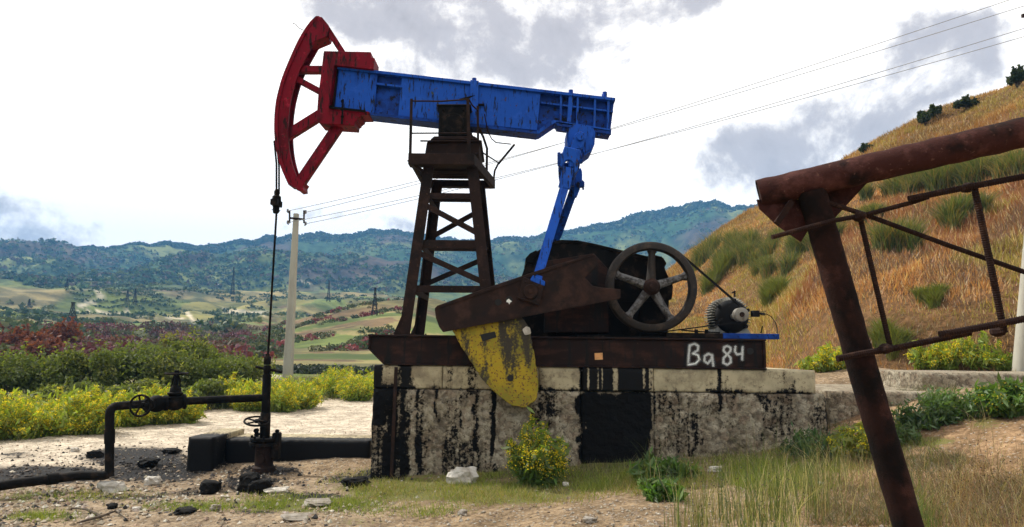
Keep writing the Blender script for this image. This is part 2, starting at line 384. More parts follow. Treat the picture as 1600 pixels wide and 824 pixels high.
def conc_mat(name, base, dark, cobble=0.):
    m_, t = newmat(name)
    co = N(t, 'ShaderNodeTexCoord').outputs['Object']
    at_ = N(t, 'ShaderNodeAttribute', attribute_name='Col')
    sp = N(t, 'ShaderNodeSeparateColor', {0: at_.outputs[0]})
    n_big = N(t, 'ShaderNodeTexNoise', {'Vector': co, 'Scale': 2.2, 'Detail': 6., 'Roughness': .6})
    n_f = N(t, 'ShaderNodeTexNoise', {'Vector': co, 'Scale': 22., 'Detail': 8., 'Roughness': .72})
    dv = N(t, 'ShaderNodeVectorMath', {0: n_f.outputs['Color'], 1: (.16, .16, .16)}, operation='MULTIPLY')
    cd_ = N(t, 'ShaderNodeVectorMath', {0: co, 1: dv.outputs[0]}, operation='ADD')
    vo = N(t, 'ShaderNodeTexVoronoi', {'Vector': cd_.outputs[0], 'Scale': 11.}, feature='F1')
    c = mixc(t, rng_(t, n_big.outputs[0], .38, .66), base, dark)
    if cobble:
        n_m = N(t, 'ShaderNodeTexNoise', {'Vector': co, 'Scale': 7., 'Detail': 7., 'Roughness': .65, 'Distortion': .6})
        c = mixc(t, rng_(t, n_m.outputs[0], .50, .62, 0, .75), c, (.13, .105, .075))
        c = mixc(t, rng_(t, n_m.outputs[0], .46, .36, 0, .7), c, (.58, .52, .40))
    if not cobble:
        n_m = N(t, 'ShaderNodeTexNoise', {'Vector': co, 'Scale': 3.5, 'Detail': 8., 'Roughness': .7})
        c = mixc(t, rng_(t, n_m.outputs[0], .46, .62, 0, .8), c, (.22, .18, .12))
    c = mixc(t, rng_(t, n_f.outputs[0], .53 if cobble else .57, .64 if cobble else .68), c, tuple(q*.42 for q in dark))
    if cobble:
        cs = N(t, 'ShaderNodeSeparateColor', {0: vo.outputs['Color']})
        c = mixc(t, rng_(t, cs.outputs[0], .62, .9, 0, .35), c, (.30, .19, .13))
        c = mixc(t, rng_(t, vo.outputs['Distance'], .55, .9, 0, .6), c, (.07, .058, .045))
    # oil: runs drawn down the face, edge broken by fine noise
    mp = N(t, 'ShaderNodeMapping', {'Vector': co, 'Scale': (16, 16, .9)})
    run = N(t, 'ShaderNodeTexNoise', {'Vector': mp.outputs[0], 'Scale': 1., 'Detail': 3., 'Roughness': .5})
    o_ = math_(t, 'ADD', sp.outputs[0], math_(t, 'MULTIPLY', math_(t, 'SUBTRACT', n_f.outputs[0], .5), 1.3))
    o_ = math_(t, 'ADD', o_, math_(t, 'MULTIPLY', math_(t, 'SUBTRACT', run.outputs[0], .5), .7))
    c = mixc(t, rng_(t, o_, .28, .52, 0, .5), c, (.12, .088, .055))
    f = rng_(t, o_, .47, .60)
    c = mixc(t, f, c, (.0045, .0045, .005))
    rr = N(t, 'ShaderNodeMix', {0: f, 2: .95, 3: .62})
    b = N(t, 'ShaderNodeBsdfPrincipled', {'Base Color': c, 'Roughness': rr.outputs[0], 'Specular IOR Level': .15})
    hsum = math_(t, 'ADD', n_f.outputs[0], math_(t, 'MULTIPLY', vo.outputs['Distance'], -1.3*cobble))
    bp = N(t, 'ShaderNodeBump', {'Height': hsum, 'Strength': 1. if cobble else .6, 'Distance': .035 if cobble else .008})
    t.links.new(bp.outputs[0], b.inputs['Normal'])
    N(t, 'ShaderNodeOutputMaterial', {0: b.outputs[0]}); return m_
M['conc_rough'] = conc_mat('rough_cast_concrete', (.56, .49, .36), (.36, .30, .21), 1.)
M['conc_slab'] = conc_mat('smooth_slab_concrete', (.50, .43, .28), (.36, .31, .20), 0.)

def stone_mat(name, a, b_):
    return layered(name, a, [(b_, 6, .4, .62), (tuple(q*.35 for q in b_), 20, .62, .75)], .9, 0, (30, .7, .02))
M['stone_white'] = stone_mat('pale_limestone', (.55, .52, .46), (.38, .34, .28))
M['slab_top'] = layered('dusty_slab_top', (.40, .36, .28), [((.26, .22, .16), 1.6, .42, .62), ((.12, .10, .08), 7, .55, .7), ((.02, .018, .016), 2.3, .60, .66)], .95, 0, (30, .6, .01))
M['slab_oily'] = layered('oily_slab_top', (.27, .235, .18), [((.13, .11, .085), 1.6, .42, .58), ((.02, .018, .016), 2.0, .50, .58), ((.36, .33, .27), 9, .58, .7)], .95, 0, (30, .6, .01))
M['stone_grey'] = stone_mat('grey_stone', (.30, .27, .23), (.2, .17, .13))
M['stone_black'] = layered('oil_soaked_stone', (.006, .0055, .005), [((.08, .065, .05), 9, .62, .7)], .8, 0, (22, .9, .03), spec=.12)
# ------------------------------------------------------------------ ground
def ground_mat():
    m_, t = newmat('ground_earth')
    geo = N(t, 'ShaderNodeNewGeometry'); co = geo.outputs['Position']
    a = N(t, 'ShaderNodeAttribute', attribute_name='Col'); mk = N(t, 'ShaderNodeAttribute', attribute_name='Mask')
    sp = N(t, 'ShaderNodeSeparateColor', {0: mk.outputs[0]})
    oil, farm, grs = sp.outputs[0], sp.outputs[1], sp.outputs[2]
    nf = N(t, 'ShaderNodeTexNoise', {'Vector': co, 'Scale': 14., 'Detail': 8., 'Roughness': .75})
    nm = N(t, 'ShaderNodeTexNoise', {'Vector': co, 'Scale': 2.2, 'Detail': 8., 'Roughness': .65})
    nl = N(t, 'ShaderNodeTexNoise', {'Vector': co, 'Scale': .055, 'Detail': 9., 'Roughness': .68})
    vo = N(t, 'ShaderNodeTexVoronoi', {'Vector': co, 'Scale': 24.}, feature='F1')
    vs = N(t, 'ShaderNodeSeparateColor', {0: vo.outputs['Color']})
    near = mixc(t, rng_(t, nm.outputs[0], .36, .64), (.72, .70, .68), (1.22, 1.2, 1.18))
    near = mixc(t, 1., near, mixc(t, rng_(t, nf.outputs[0], .36, .62), (.55, .52, .50), (1.25, 1.25, 1.25)), 'MULTIPLY')
    c = mixc(t, 1., a.outputs[0], near, 'MULTIPLY')
    st = math_(t, 'MULTIPLY', rng_(t, vs.outputs[0], .80, .84), rng_(t, vo.outputs['Distance'], .42, .36))
    c = mixc(t, math_(t, 'MULTIPLY', st, .55), c, (.46, .42, .36))
    # green film of tiny plants between the blades
    gg = rng_(t, math_(t, 'ADD', grs, math_(t, 'MULTIPLY', math_(t, 'SUBTRACT', nf.outputs[0], .5), 1.2)), .45, .6)
    c = mixc(t, math_(t, 'MULTIPLY', gg, .8), c, (.115, .125, .030))
    fc = mixc(t, rng_(t, nl.outputs[0], .40, .62), (.55, .60, .60), (1.35, 1.3, 1.2))
    cf = mixc(t, 1., a.outputs[0], fc, 'MULTIPLY')
    c = mixc(t, farm, c, cf)
    o_ = math_(t, 'ADD', oil, math_(t, 'MULTIPLY', math_(t, 'SUBTRACT', nf.outputs[0], .5), 1.1))
    o_ = math_(t, 'ADD', o_, math_(t, 'MULTIPLY', math_(t, 'SUBTRACT', nm.outputs[0], .5), .9))
    f = rng_(t, o_, .46, .60)
    c = mixc(t, f, c, (.007, .006, .006))
    rr = N(t, 'ShaderNodeMix', {0: f, 2: .95, 3: .7})
    b = N(t, 'ShaderNodeBsdfPrincipled', {'Base Color': c, 'Roughness': rr.outputs[0], 'Specular IOR Level': .12})
    hs = math_(t, 'ADD', nf.outputs[0], math_(t, 'MULTIPLY', st, .4))
    hs = math_(t, 'MULTIPLY', hs, math_(t, 'SUBTRACT', 1., farm))
    bp = N(t, 'ShaderNodeBump', {'Height': hs, 'Strength': .7, 'Distance': .05})
    t.links.new(bp.outputs[0], b.inputs['Normal'])
    N(t, 'ShaderNodeOutputMaterial', {0: b.outputs[0]}); return m_
M['ground'] = ground_mat()

def blob(px, py, cx, cy, rx, ry): return np.exp(-(((px-cx)/rx)**2+((py-cy)/ry)**2))
E1x = np.array([-400, 0, 140, 200, 380, 580, 700]); E1y = np.array([700, 684, 664, 655, 638, 611, 600])
def e1(px): return np.interp(px, E1x, E1y)
def pix_on(px, py):
    # ground point under a pixel for flat ground, used to lay out masks in world space
    p = cast(px, py); return p
def masks(x, y, z):
    """albedo and masks of the ground, from world position (laid out once, in place)"""
    n = x.size; r = np.hypot(x, y); th = np.arctan2(x, y)
    px, py = proj(x, y, z)
    front = y > 2
    nA = fbm(x*.8, y*.8, o=4, seed=51)-.5; nB = fbm(x*.25, y*.25, o=4, seed=52)-.5
    wy = py + nA*18
    col = np.zeros((n, 3)); col[:] = (.27, .20, .125)
    oil = np.zeros(n); grs = np.zeros(n)
    def mix(k, c):
        k = np.clip(k, 0, 1)[:, None]; col[:] = col*(1-k)+np.array(c)*k
    left = ss(610, 560, px)
    # gravel track from the left, running behind the foundation
    tr = ss(-6, 8, wy-e1(px))*ss(752, 690, wy+(px-300)*.10)*ss(700, 600, px)
    mix(tr, (.54, .475, .375))
    # reddish worn earth on the bank to the right
    bank = ss(1180, 1330, px)*ss(610, 660, py)
    mix(bank*.8, (.31, .20, .11))
    mix(ss(.02, .2, nA)*bank*.6, (.28, .17, .10))
    mix(ss(-2, -8, (py-(705+(1600-px)*.22)))*ss(-60, -10, (py-(705+(1600-px)*.22)))*bank*.0, (.42, .27, .16))
    # rubble in the bottom left
    mix(ss(735, 765, wy)*ss(700, 480, px)*.7, (.29, .23, .16))
    # shaded foot of the foundation stays bare brown earth
    # grass
    G_ = [(650, 765, 130, 20, 1.1), (790, 770, 130, 22, 1.), (480, 788, 130, 15, 1.), (900, 750, 130, 22, .9), (1020, 745, 120, 24, .9), (110, 776, 120, 9, .9), (290, 792, 100, 9, .9), (60, 808, 90, 8, .7), (1200, 740, 130, 30, .8), (1370, 700, 50, 18, .9), (1450, 690, 60, 12, .8), (1540, 660, 60, 20, .6), (30, 780, 60, 10, .6), (560, 815, 90, 14, .5), (700, 815, 90, 8, .4), (740, 740, 200, 14, .7), (980, 725, 150, 16, .9)]
    for cx, cy, rx, ry, a in G_: grs = np.maximum(grs, a*blob(px, py, cx, cy, rx, ry))
    # beyond the track: low green growth
    bey = ss(4, -6, wy-e1(px))*ss(75, 40, r)*ss(720, 640, px)
    mix(bey, (.10, .12, .045)); 
    grs = np.where(front, grs, .2)
    O_ = [(60, 742, 140, 16, 1.1), (215, 715, 100, 20, 1.0), (240, 740, 110, 18, .95), (290, 728, 60, 14, .7), (30, 712, 60, 12, .55), (395, 756, 55, 18, .9), (420, 735, 60, 12, .9), (330, 725, 50, 14, .8), (600, 742, 50, 12, 1.), (545, 750, 50, 10, .8), (520, 725, 60, 6, .4), (640, 738, 60, 5, .6), (480, 776, 90, 7, .8), (400, 800, 60, 6, .7), (200, 778, 90, 6, .7), (300, 770, 60, 8, .6), (960, 712, 60, 5, .7)]
    for cx, cy, rx, ry, a in O_: oil = np.maximum(oil, a*blob(px, py, cx, cy, rx, ry))
    oil = np.where(front & (r < 22), oil, 0)
    # ---- country beyond
    farm = ss(30, 45, r)
    lx = x/46+fbm(x/60, y/60, o=3, seed=61)*1.2; ly = np.log(np.maximum(r, 1))*7+fbm(x/70, y/70, o=3, seed=62)*.9
    cell = _h(np.floor(lx), np.floor(ly), np.zeros(n), 5); cell2 = _h(np.floor(lx), np.floor(ly), np.ones(n), 9)
    pal = np.array([(.14, .18, .05), (.21, .20, .065), (.11, .155, .05), (.25, .21, .10), (.18, .21, .05), (.09, .13, .05), (.19, .16, .07)])
    fields = pal[(cell*6.99).astype(int)]*(.66+.34*cell2[:, None])
    rows = .5+.5*np.sin(r/2.6+fbm(x/50, y/50, o=2, seed=8)*9); fields = fields*(1-.22*rows[:, None]*(cell2[:, None] > .5))
    hedge = np.minimum(np.abs(ly-np.round(ly)), np.abs(lx-np.round(lx)))
    hk = ss(.08, .03, hedge)*.6*(cell > .3)
    fields = fields*(1-hk[:, None])+np.array((.05, .075, .035))*hk[:, None]
    forest = np.array((.035, .075, .030))*np.ones((n, 1)); fn = fbm(x/55, y/55, o=5, seed=71)
    forest = forest*(1-ss(.5, .68, fn)[:, None])+np.array((.15, .175, .06))*ss(.5, .68, fn)[:, None]
    pn = fbm(x/90+9, y/90, o=4, seed=73)
    forest = forest*(1-.75*ss(.52, .66, pn)[:, None])+np.array((.085, .05, .055))*.75*ss(.52, .66, pn)[:, None]
    fline = np.interp(px, [-400, 0, 120, 200, 300, 420, 480, 600, 700, 900, 1200, 2000], [430, 440, 436, 460, 452, 440, 450, 445, 440, 420, 420, 430])
    kf = ss(-10, 10, (fline-py)+(fn-.5)*50)
    far = fields*(1-kf[:, None])+forest*kf[:, None]
    # tall red and purple scrub belt
    rn = fbm(x/12, y/12, o=4, seed=81)
    scrub = np.where(rn[:, None] < .45, np.array((.11, .11, .045)), np.where(rn[:, None] < .57, np.array((.13, .075, .05)), np.array((.10, .06, .055))))
    ks = ss(505, 522, py+(rn-.5)*30)*ss(585, 570, py)*ss(420, 300, px+ (rn-.5)*80)
    far = far*(1-ks[:, None])+scrub*ks[:, None]
    mids = ss(470, 490, py+(rn-.5)*30)*ss(300, 420, px)
    mc = np.where(rn[:, None] < .52, np.array((.10, .13, .035)), np.array((.19, .165, .07)))
    mc = np.where((rn[:, None] > .60) & (fn[:, None] > .5), np.array((.14, .095, .05)), mc)
    far = far*(1-mids[:, None])+mc*mids[:, None]
    # pale tracks
    def seg(x0, y0, x1, y1, wd):
        dx, dy = x1-x0, y1-y0; L = dx*dx+dy*dy
        t_ = np.clip(((px-x0)*dx+(py-y0)*dy)/L, 0, 1)
        return ss(wd*1.6, wd*.7, np.hypot(px-x0-t_*dx, (py-y0-t_*dy)*1.5))
    for s_ in ((-50, 579, 60, 580, 5), (60, 580, 170, 586, 5), (440, 603, 600, 594, 4), (340, 577, 440, 590, 4), (125, 478, 150, 470, 4), (150, 470, 160, 461, 3.5), (160, 461, 150, 455, 2.5), (293, 489, 303, 503, 3), (160, 490, 300, 499, 1.5), (200, 488, 120, 486, 1.5), (468, 439, 492, 446, 2), (350, 486, 420, 490, 4)):
        k = seg(*s_)*.85; far = far*(1-k[:, None])+np.array((.50, .44, .34))*k[:, None]
    # dark pond of oil by the far track
    k = blob(px, py, 545, 578, 70, 6)+blob(px, py, 440, 574, 60, 4)+blob(px, py, 120, 560, 40, 8); k = ss(.5, .8, k)
    far = far*(1-k[:, None])+np.array((.02, .025, .03))*k[:, None]
    col = col*(1-farm[:, None])+far*farm[:, None]
    return col, np.stack([oil, farm, np.clip(grs, 0, 1.2)], 1)

ths = np.concatenate([np.linspace(-math.pi, -1.0, 40)[:-1], np.linspace(-1.0, 1.0, 620), np.linspace(1.0, math.pi, 40)[1:]])
rr_ = np.concatenate([[.02, .5, 1., 1.6], np.geomspace(2.2, 30, 230), np.geomspace(30.4, 1230, 300), np.geomspace(1260, 1700, 8)])
TH, RR = np.meshgrid(ths, rr_)
X = (RR*np.sin(TH)).ravel(); Y = (RR*np.cos(TH)).ravel(); Z = H(X, Y)
nc = len(ths); nr = len(rr_)
i, j = np.meshgrid(np.arange(nr-1), np.arange(nc-1), indexing='ij'); q = (i*nc+j).ravel()
F = np.stack([q, q+1, q+nc+1, q+nc], 1)
c_, mk_ = masks(X, Y, Z)
gr = fast('ground', np.stack([X, Y, Z], 1), F[:, ::-1], M['ground'], None, c_, True, {'Mask': mk_})
tag(gr, 'stony ground and valley floor running back to the wooded hills', kind='structure')

# ------------------------------------------------------------------ grassy hillside
def hill_mat():
    m_, t = newmat('dry_hillside')
    co = N(t, 'ShaderNodeNewGeometry').outputs['Position']
    nl = N(t, 'ShaderNodeTexNoise', {'Vector': co, 'Scale': .35, 'Detail': 6., 'Roughness': .6})
    nf = N(t, 'ShaderNodeTexNoise', {'Vector': co, 'Scale': 5., 'Detail': 8., 'Roughness': .75})
    c = mixc(t, rng_(t, nl.outputs[0], .4, .62), (.30, .165, .075), (.20, .12, .05))
    c = mixc(t, rng_(t, nf.outputs[0], .40, .62), mixc(t, .5, c, (.04, .025, .012)), c)
    b = N(t, 'ShaderNodeBsdfPrincipled', {'Base Color': c, 'Roughness': .95, 'Specular IOR Level': .1})
    bp = N(t, 'ShaderNodeBump', {'Height': nf.outputs[0], 'Strength': 1., 'Distance': .2})
    t.links.new(bp.outputs[0], b.inputs['Normal'])
    N(t, 'ShaderNodeOutputMaterial', {0: b.outputs[0]}); return m_
M['hill'] = hill_mat()
th2 = np.linspace(_ct[0, 0]+.002, _ct[-1, 0]+.25, 300)
sv = np.concatenate([np.linspace(-.15, 1.05, 200), np.linspace(1.1, 2.2, 14)])
TH, SV = np.meshgrid(th2, sv); tq, rc, rf = hill_params(TH)
RR = rf+(rc-rf)*SV; X = (RR*np.sin(TH)).ravel(); Y = (RR*np.cos(TH)).ravel(); Z = HL(X, Y)
Z = np.where(SV.ravel() > 1.3, np.minimum(Z, EYE+.2*RR.ravel()), Z)
nc = len(th2); nr = len(sv); i, j = np.meshgrid(np.arange(nr-1), np.arange(nc-1), indexing='ij'); q = (i*nc+j).ravel()
o = fast('hillside', np.stack([X, Y, Z], 1), np.stack([q, q+nc, q+nc+1, q+1], 1), M['hill'], None, None, True)
tag(o, 'steep hillside of dry orange grass rising to the right', kind='structure')

# ------------------------------------------------------------------ vegetation builders
def jit(c, n, a=.25, g_=.12):
    c = np.array(c, float); k = 1+(RNG.random((n, 1))-.5)*2*a
    return np.clip(c*k*(1+(RNG.random((n, 3))-.5)*2*g_), .002, .95)
def blades_geo(Pb, h, w_, lean, col, bend=.5, seg2=True, up=None):
    """tapered blades: base points Pb (n,3), heights h, widths w_; returns V,F,C"""
    n = len(Pb); a = RNG.random(n)*2*math.pi; b = RNG.random(n)*2*math.pi
    side = np.stack([np.cos(a), np.sin(a), np.zeros(n)], 1)*(w_*.5)[:, None]
    ln = np.stack([np.cos(b), np.sin(b), np.zeros(n)], 1)*(h*lean*RNG.random(n))[:, None]
    top = Pb+ln*(1+bend)+np.stack([np.zeros(n), np.zeros(n), h], 1)
    if seg2:
        mid = Pb+ln*.4+np.stack([np.zeros(n), np.zeros(n), h*.55], 1)
        V = np.stack([Pb-side, Pb+side, mid+side*.7, mid-side*.7, top], 1).reshape(-1, 3)
        k = np.arange(n)*5
        F = np.concatenate([np.stack([k, k+1, k+2], 1), np.stack([k, k+2, k+3], 1), np.stack([k+3, k+2, k+4], 1)])
        C = np.repeat(col, 5, 0)
    else:
        V = np.stack([Pb-side, Pb+side, top], 1).reshape(-1, 3); k = np.arange(n)*3
        F = np.stack([k, k+1, k+2], 1); C = np.repeat(col, 3, 0)
    return V, F, C
def join(parts):
    V = []; F = []; C = []; b = 0
    for v, f, c in parts: V.append(v); F.append(f+b); C.append(c); b += len(v)
    return np.concatenate(V), np.concatenate(F), np.concatenate(C)
def leaves_geo(Pc, size, col, elong=1.8, upbias=0.):
    n = len(Pc); d = RNG.normal(size=(n, 3)); d[:, 2] += upbias; d /= np.linalg.norm(d, axis=1)[:, None]
    e = np.cross(d, RNG.normal(size=(n, 3))); e /= np.linalg.norm(e, axis=1)[:, None]
    s_ = (size*np.ones(n))[:, None]
    V = np.stack([Pc-d*s_*elong*.5, Pc+e*s_*.42, Pc+d*s_*elong*.5, Pc-e*s_*.42], 1).reshape(-1, 3)
    k = np.arange(n)*4
    return V, np.stack([k, k+1, k+2, k+3], 1), np.repeat(col, 4, 0)
def lumpy(c, rx, ry, rz, n, lumps=9, seed=0):
    """points in the shells of several uneven lumps: a crown with gaps"""
    g_ = np.random.default_rng(seed); out = []
    for k in range(lumps):
        u = g_.normal(size=3); u /= np.linalg.norm(u); u[2] = abs(u[2])*.9-.15
        cc = np.array(c)+u*np.array((rx, ry, rz))*(.35+.45*g_.random())
        R_ = (.28+.32*g_.random())*np.array((rx, ry, rz))
        m_ = n//lumps; d = g_.normal(size=(m_, 3)); d /= np.linalg.norm(d, axis=1)[:, None]
        out.append(cc+d*R_*(g_.random((m_, 1))**.35))
    return np.concatenate(out)
def branch_mb(base, tips, r):
    b = MB(); base = Vector(base)
    for t_ in tips:
        t_ = Vector(t_); mid = base.lerp(t_, .5)+Vector((random.uniform(-.1, .1), random.uniform(-.1, .1), .08))*(t_-base).length
        b.tube([base, mid, t_], [r, r*.6, r*.2], 5)
    return b
def bush(name, base, w_, h_, n, size, cols, label, cat='bush', group=None, seed=0, lumps=11):
    base = Vector(base); t = thing(name, base, label, cat, group)
    c = np.array(base)+np.array((0, 0, h_*.48))
    pts = lumpy(c, w_*.5, w_*.45, h_*.55, n, lumps, seed)
    pts = pts[pts[:, 2] > base.z-.05]
    sh = pts[RNG.integers(0, len(pts), 26)]; sh = sh[sh[:, 2] > base.z+h_*.45]
    ext = [q_+np.array((RNG.normal()*.08, RNG.normal()*.08, 1.))*u_*h_*.28+RNG.normal(size=3)*.03*h_*.5 for q_ in sh for u_ in np.linspace(0, 1, 16)]
    if ext: pts = np.concatenate([pts, np.array(ext)])
    pick = RNG.integers(0, len(cols), len(pts))
    lump = vn(pts[:, 0]*1.7, pts[:, 1]*1.7, pts[:, 2]*1.7, seed); pick = np.where(lump > .55, pick, 0)
    C = jit((1, 1, 1), len(pts), .35, .1)*np.array(cols)[pick]
    V, F_, Cc = leaves_geo(pts, size*(.6+.8*RNG.random(len(pts))), C)
    fast('foliage', V, F_, M['leaf'], t, Cc)
    tips = [pts[random.randrange(len(pts))] for _ in range(14)]
    branch_mb(base-Vector((0, 0, .05)), tips, max(.015, h_*.018)).build('branches', M['bark'], t)
    return t
def goldenrod(base, w_, h_, ns, label, group=None, seed=0, fl=1., green=(.20, .27, .035), flower=(.78, .62, .03), leaf=.07, name='flowering_plant', cat='plant'):
    base = Vector(base); t = thing(name, base, label, cat, group); g_ = np.random.default_rng(seed)
    a = g_.random(ns)*2*math.pi; rr = np.sqrt(g_.random(ns))
    b0 = np.array(base)+np.stack([np.cos(a)*rr*w_*.22, np.sin(a)*rr*w_*.22, np.full(ns, -.03)], 1)
    hh = h_*(.38+.62*g_.random(ns))*(1.06-.42*rr)
    tip = b0+np.stack([np.cos(a)*rr*w_*.40, np.sin(a)*rr*w_*.40, hh], 1)+g_.normal(size=(ns, 3))*w_*.03
    V, F_, C = [], [], []
    side = np.stack([np.cos(a*7), np.sin(a*7), np.zeros(ns)], 1)*max(.004, leaf*.07)
    Vs = np.stack([b0-side, b0+side, tip+side*.4, tip-side*.4], 1).reshape(-1, 3); k = np.arange(ns)*4
    fast('stems', Vs, np.stack([k, k+1, k+2, k+3], 1), M['leaf'], t, np.repeat(jit((.10, .12, .04), ns), 4, 0))
    nl = 44; u = g_.random((ns, nl)); pc = b0[:, None]+(tip-b0)[:, None]*u[..., None]
    pc = (pc+g_.normal(size=(ns, nl, 3))*w_*.05).reshape(-1, 3)
    pc[:, 2] = np.maximum(pc[:, 2], base.z+.01)
    gc = jit(green, len(pc), .4); up_ = ss(base.z, base.z+h_*.8, pc[:, 2])[:, None]; gc = gc*(1-.30*up_*fl)+np.array((.38, .42, .035))*.30*up_*fl
    V1 = leaves_geo(pc, leaf*(.6+.7*g_.random(len(pc))), gc, 3.2, .8)
    fast('leaves', V1[0], V1[1], M['leaf'], t, V1[2])
    nf = int(150*fl)
    if nf:
        keep = g_.random(ns) < .85
        tp = tip[keep]; bb = b0[keep]; m_ = len(tp)
        u = 1-.42*g_.random((m_, nf))**1.2; pf = bb[:, None]+(tp-bb)[:, None]*u[..., None]
        sp_ = (1.04-u)[..., None]*w_*.42*.5+.012
        pf = (pf+g_.normal(size=(m_, nf, 3))*sp_*np.array((1, 1, .5))).reshape(-1, 3)
        V2 = leaves_geo(pf, leaf*.40*(.5+.8*g_.random(len(pf))), jit(flower, len(pf), .35, .15), 1.1)
        fast('flowers', V2[0], V2[1], M['leaf'], t, V2[2])
    return t
def tuft(name, base, w_, h_, n, cols, label, cat='shrub', group=None, wd=.02, mat='grass'):
    """broom-like shrub: hundreds of thin upright twigs fanning from several stools"""
    base = Vector(base); t = thing(name, base, label, cat, group)
    k = RNG.integers(0, 7, n); cen = RNG.normal(size=(7, 2))*w_*.24
    Pb = np.zeros((n, 3)); Pb[:, :2] = cen[k]+RNG.normal(size=(n, 2))*w_*.07+np.array(base)[:2]; Pb[:, 2] = surf(Pb[:, 0], Pb[:, 1])-.03
    hs = h_*(.7+.4*RNG.random(7))[k]*(.6+.5*RNG.random(n))
    C = jit((1, 1, 1), n, .4, .1)*np.array(cols)[RNG.integers(0, len(cols), n)]
    V, F_, Cc = blades_geo(Pb, hs, np.full(n, wd), .75, C, .35)
    fast('twigs', V, F_, M[mat], t, Cc)
    return t
# ------------------------------------------------------------------ pumpjack
def Q(px, Y, z):
    py = 550.
    for _ in range(4):
        p = P(px, py, Y); py += (p.z-z)*FOC/Y
    return P(px, py, Y)
def PP(pts, Y): return [P(x, y, Y) for x, y in pts]
ZB = P(890, 574, 11.26).z          # underside of the skid = top of the slabs
ZT = P(890, 526.5, 11.26).z        # top of the skid
XL = P(575, 548, 11.24).x; XR = P(1197, 553, 11.24).x
root = Vector((0, 12.2, ZB))
jack = thing('pumpjack', root, 'tall oil pumpjack with blue walking beam and red horse head', 'pumpjack')

# base frame
def skid(Y0, face):
    b = MB(); h_ = ZT-ZB; c = .25
    b.prism([(XL, Y0+.045, ZT-.03), (XL, Y0+.045, ZB+c), (XL+.25, Y0+.045, ZB+.025), (XR, Y0+.045, ZB+.025), (XR, Y0+.045, ZT-.03)], .06)
    b.box((XL-.01, Y0, ZT-.03), (XR+.01, Y0+.17, ZT)); b.box((XL+.25, Y0, ZB), (XR+.01, Y0+.17, ZB+.024))
    b.bar((XL-.005, Y0+.09, ZB+c+.01), (XL+.25, Y0+.09, ZB+.016), .024, .15, (0, 1, 0))
    b.box((XR-.035, Y0+.004, ZB+.026), (XR, Y0+.044, ZT-.032)); b.box((XL, Y0+.004, ZB+c), (XL+.03, Y0+.044, ZT-.032))
    return b
bf = skid(11.235, 1)
for v in skid(13.05, 1).v: pass
r2 = skid(13.05, 1); bf.add(r2.v, r2.f)
for xx in (XL+.35, P(760, 540, 11.3).x, P(960, 540, 11.3).x, XR-.4):
    bf.box((xx, 11.41, ZB+.1), (xx+.14, 13.04, ZT-.04))
base = bf.build('base_frame', M['skid'], jack, bevel=.006)
g = MB(); g.box((P(905, 530, 11.3).x, 11.42, ZT+.002), (P(1045, 530, 11.3).x, 13.0, ZT+.03)); g.build('deck_plate', M['oilblack'], base)
# spray painted lettering on the beam
def zz(x, y): return (900+x/3.17, 360+y/3.17)
STR = [[(556, 655), (559, 610), (563, 570)], [(563, 571), (588, 562), (606, 574), (602, 596), (578, 611)], [(578, 611), (604, 618), (611, 640), (592, 661), (556, 666)],
       [(672, 618), (655, 612), (637, 624), (636, 648), (652, 660), (670, 640), (674, 618), (680, 673)],
       [(766, 582), (750, 573), (733, 580), (731, 598), (748, 615), (766, 632), (766, 655), (748, 667), (729, 656), (731, 634), (750, 613), (765, 598), (766, 582)],
       [(790, 577), (786, 600), (797, 615), (822, 612)], [(825, 578), (823, 640)]]
GL = {'letter_b': STR[0:2]+[STR[2]], 'letter_a': [STR[3]], 'figure_eight': [STR[4]], 'figure_four': STR[5:7]}
for gname, strokes in GL.items():
    let = MB()
    for si, st in enumerate(strokes):
        pts = PP([zz(*q) for q in st], 11.279)
        fine = []
        for a, b in zip(pts[:-1], pts[1:]):
            for k in range(4): fine.append(a.lerp(b, k/4))
        fine.append(pts[-1])
        for i in range(2): fine = [fine[0]]+[(fine[k-1]+fine[k]*2+fine[k+1])/4 for k in range(1, len(fine)-1)]+[fine[-1]]
        L_ = []; R_ = []
        for k, p in enumerate(fine):
            d = (fine[min(k+1, len(fine)-1)]-fine[max(k-1, 0)]).normalized(); s_ = Vector((-d.z, 0, d.x))*.0085*random.uniform(.8, 1.15)
            yy = Vector((0, -.0009*si, 0)); L_.append(p-s_+yy); R_.append(p+s_+yy)
        n_ = len(fine); let.add(L_+R_, [(k, k+1, n_+k+1, n_+k) for k in range(n_-1)])
    let.build(gname, M['spray'], base)
# overspray mist
m_, t = newmat('overspray'); co = N(t, 'ShaderNodeTexCoord').outputs['UV']
M['mist'] = m_
ga = N(t, 'ShaderNodeAttribute', attribute_name='Col'); nz = N(t, 'ShaderNodeTexNoise', {'Vector': N(t, 'ShaderNodeTexCoord').outputs['Object'], 'Scale': 160., 'Detail': 2.})
sp_ = N(t, 'ShaderNodeSeparateColor', {0: ga.outputs[0]})
al = rng_(t, math_(t, 'ADD', sp_.outputs[0], math_(t, 'MULTIPLY', math_(t, 'SUBTRACT', nz.outputs[0], .5), .9)), .40, 1.5)
mx = N(t, 'ShaderNodeMixShader', {0: al, 1: N(t, 'ShaderNodeBsdfTransparent').outputs[0], 2: N(t, 'ShaderNodeBsdfDiffuse', {0: (.75, .77, .75, 1)}).outputs[0]})
N(t, 'ShaderNodeOutputMaterial', {0: mx.outputs[0]})
gx = np.linspace(P(1060, 550, 11.279).x, P(1172, 550, 11.279).x, 110); gz = np.linspace(ZB+.03, ZT-.035, 44)
GX, GZ = np.meshgrid(gx, gz); dm = np.full(GX.shape, 9.)
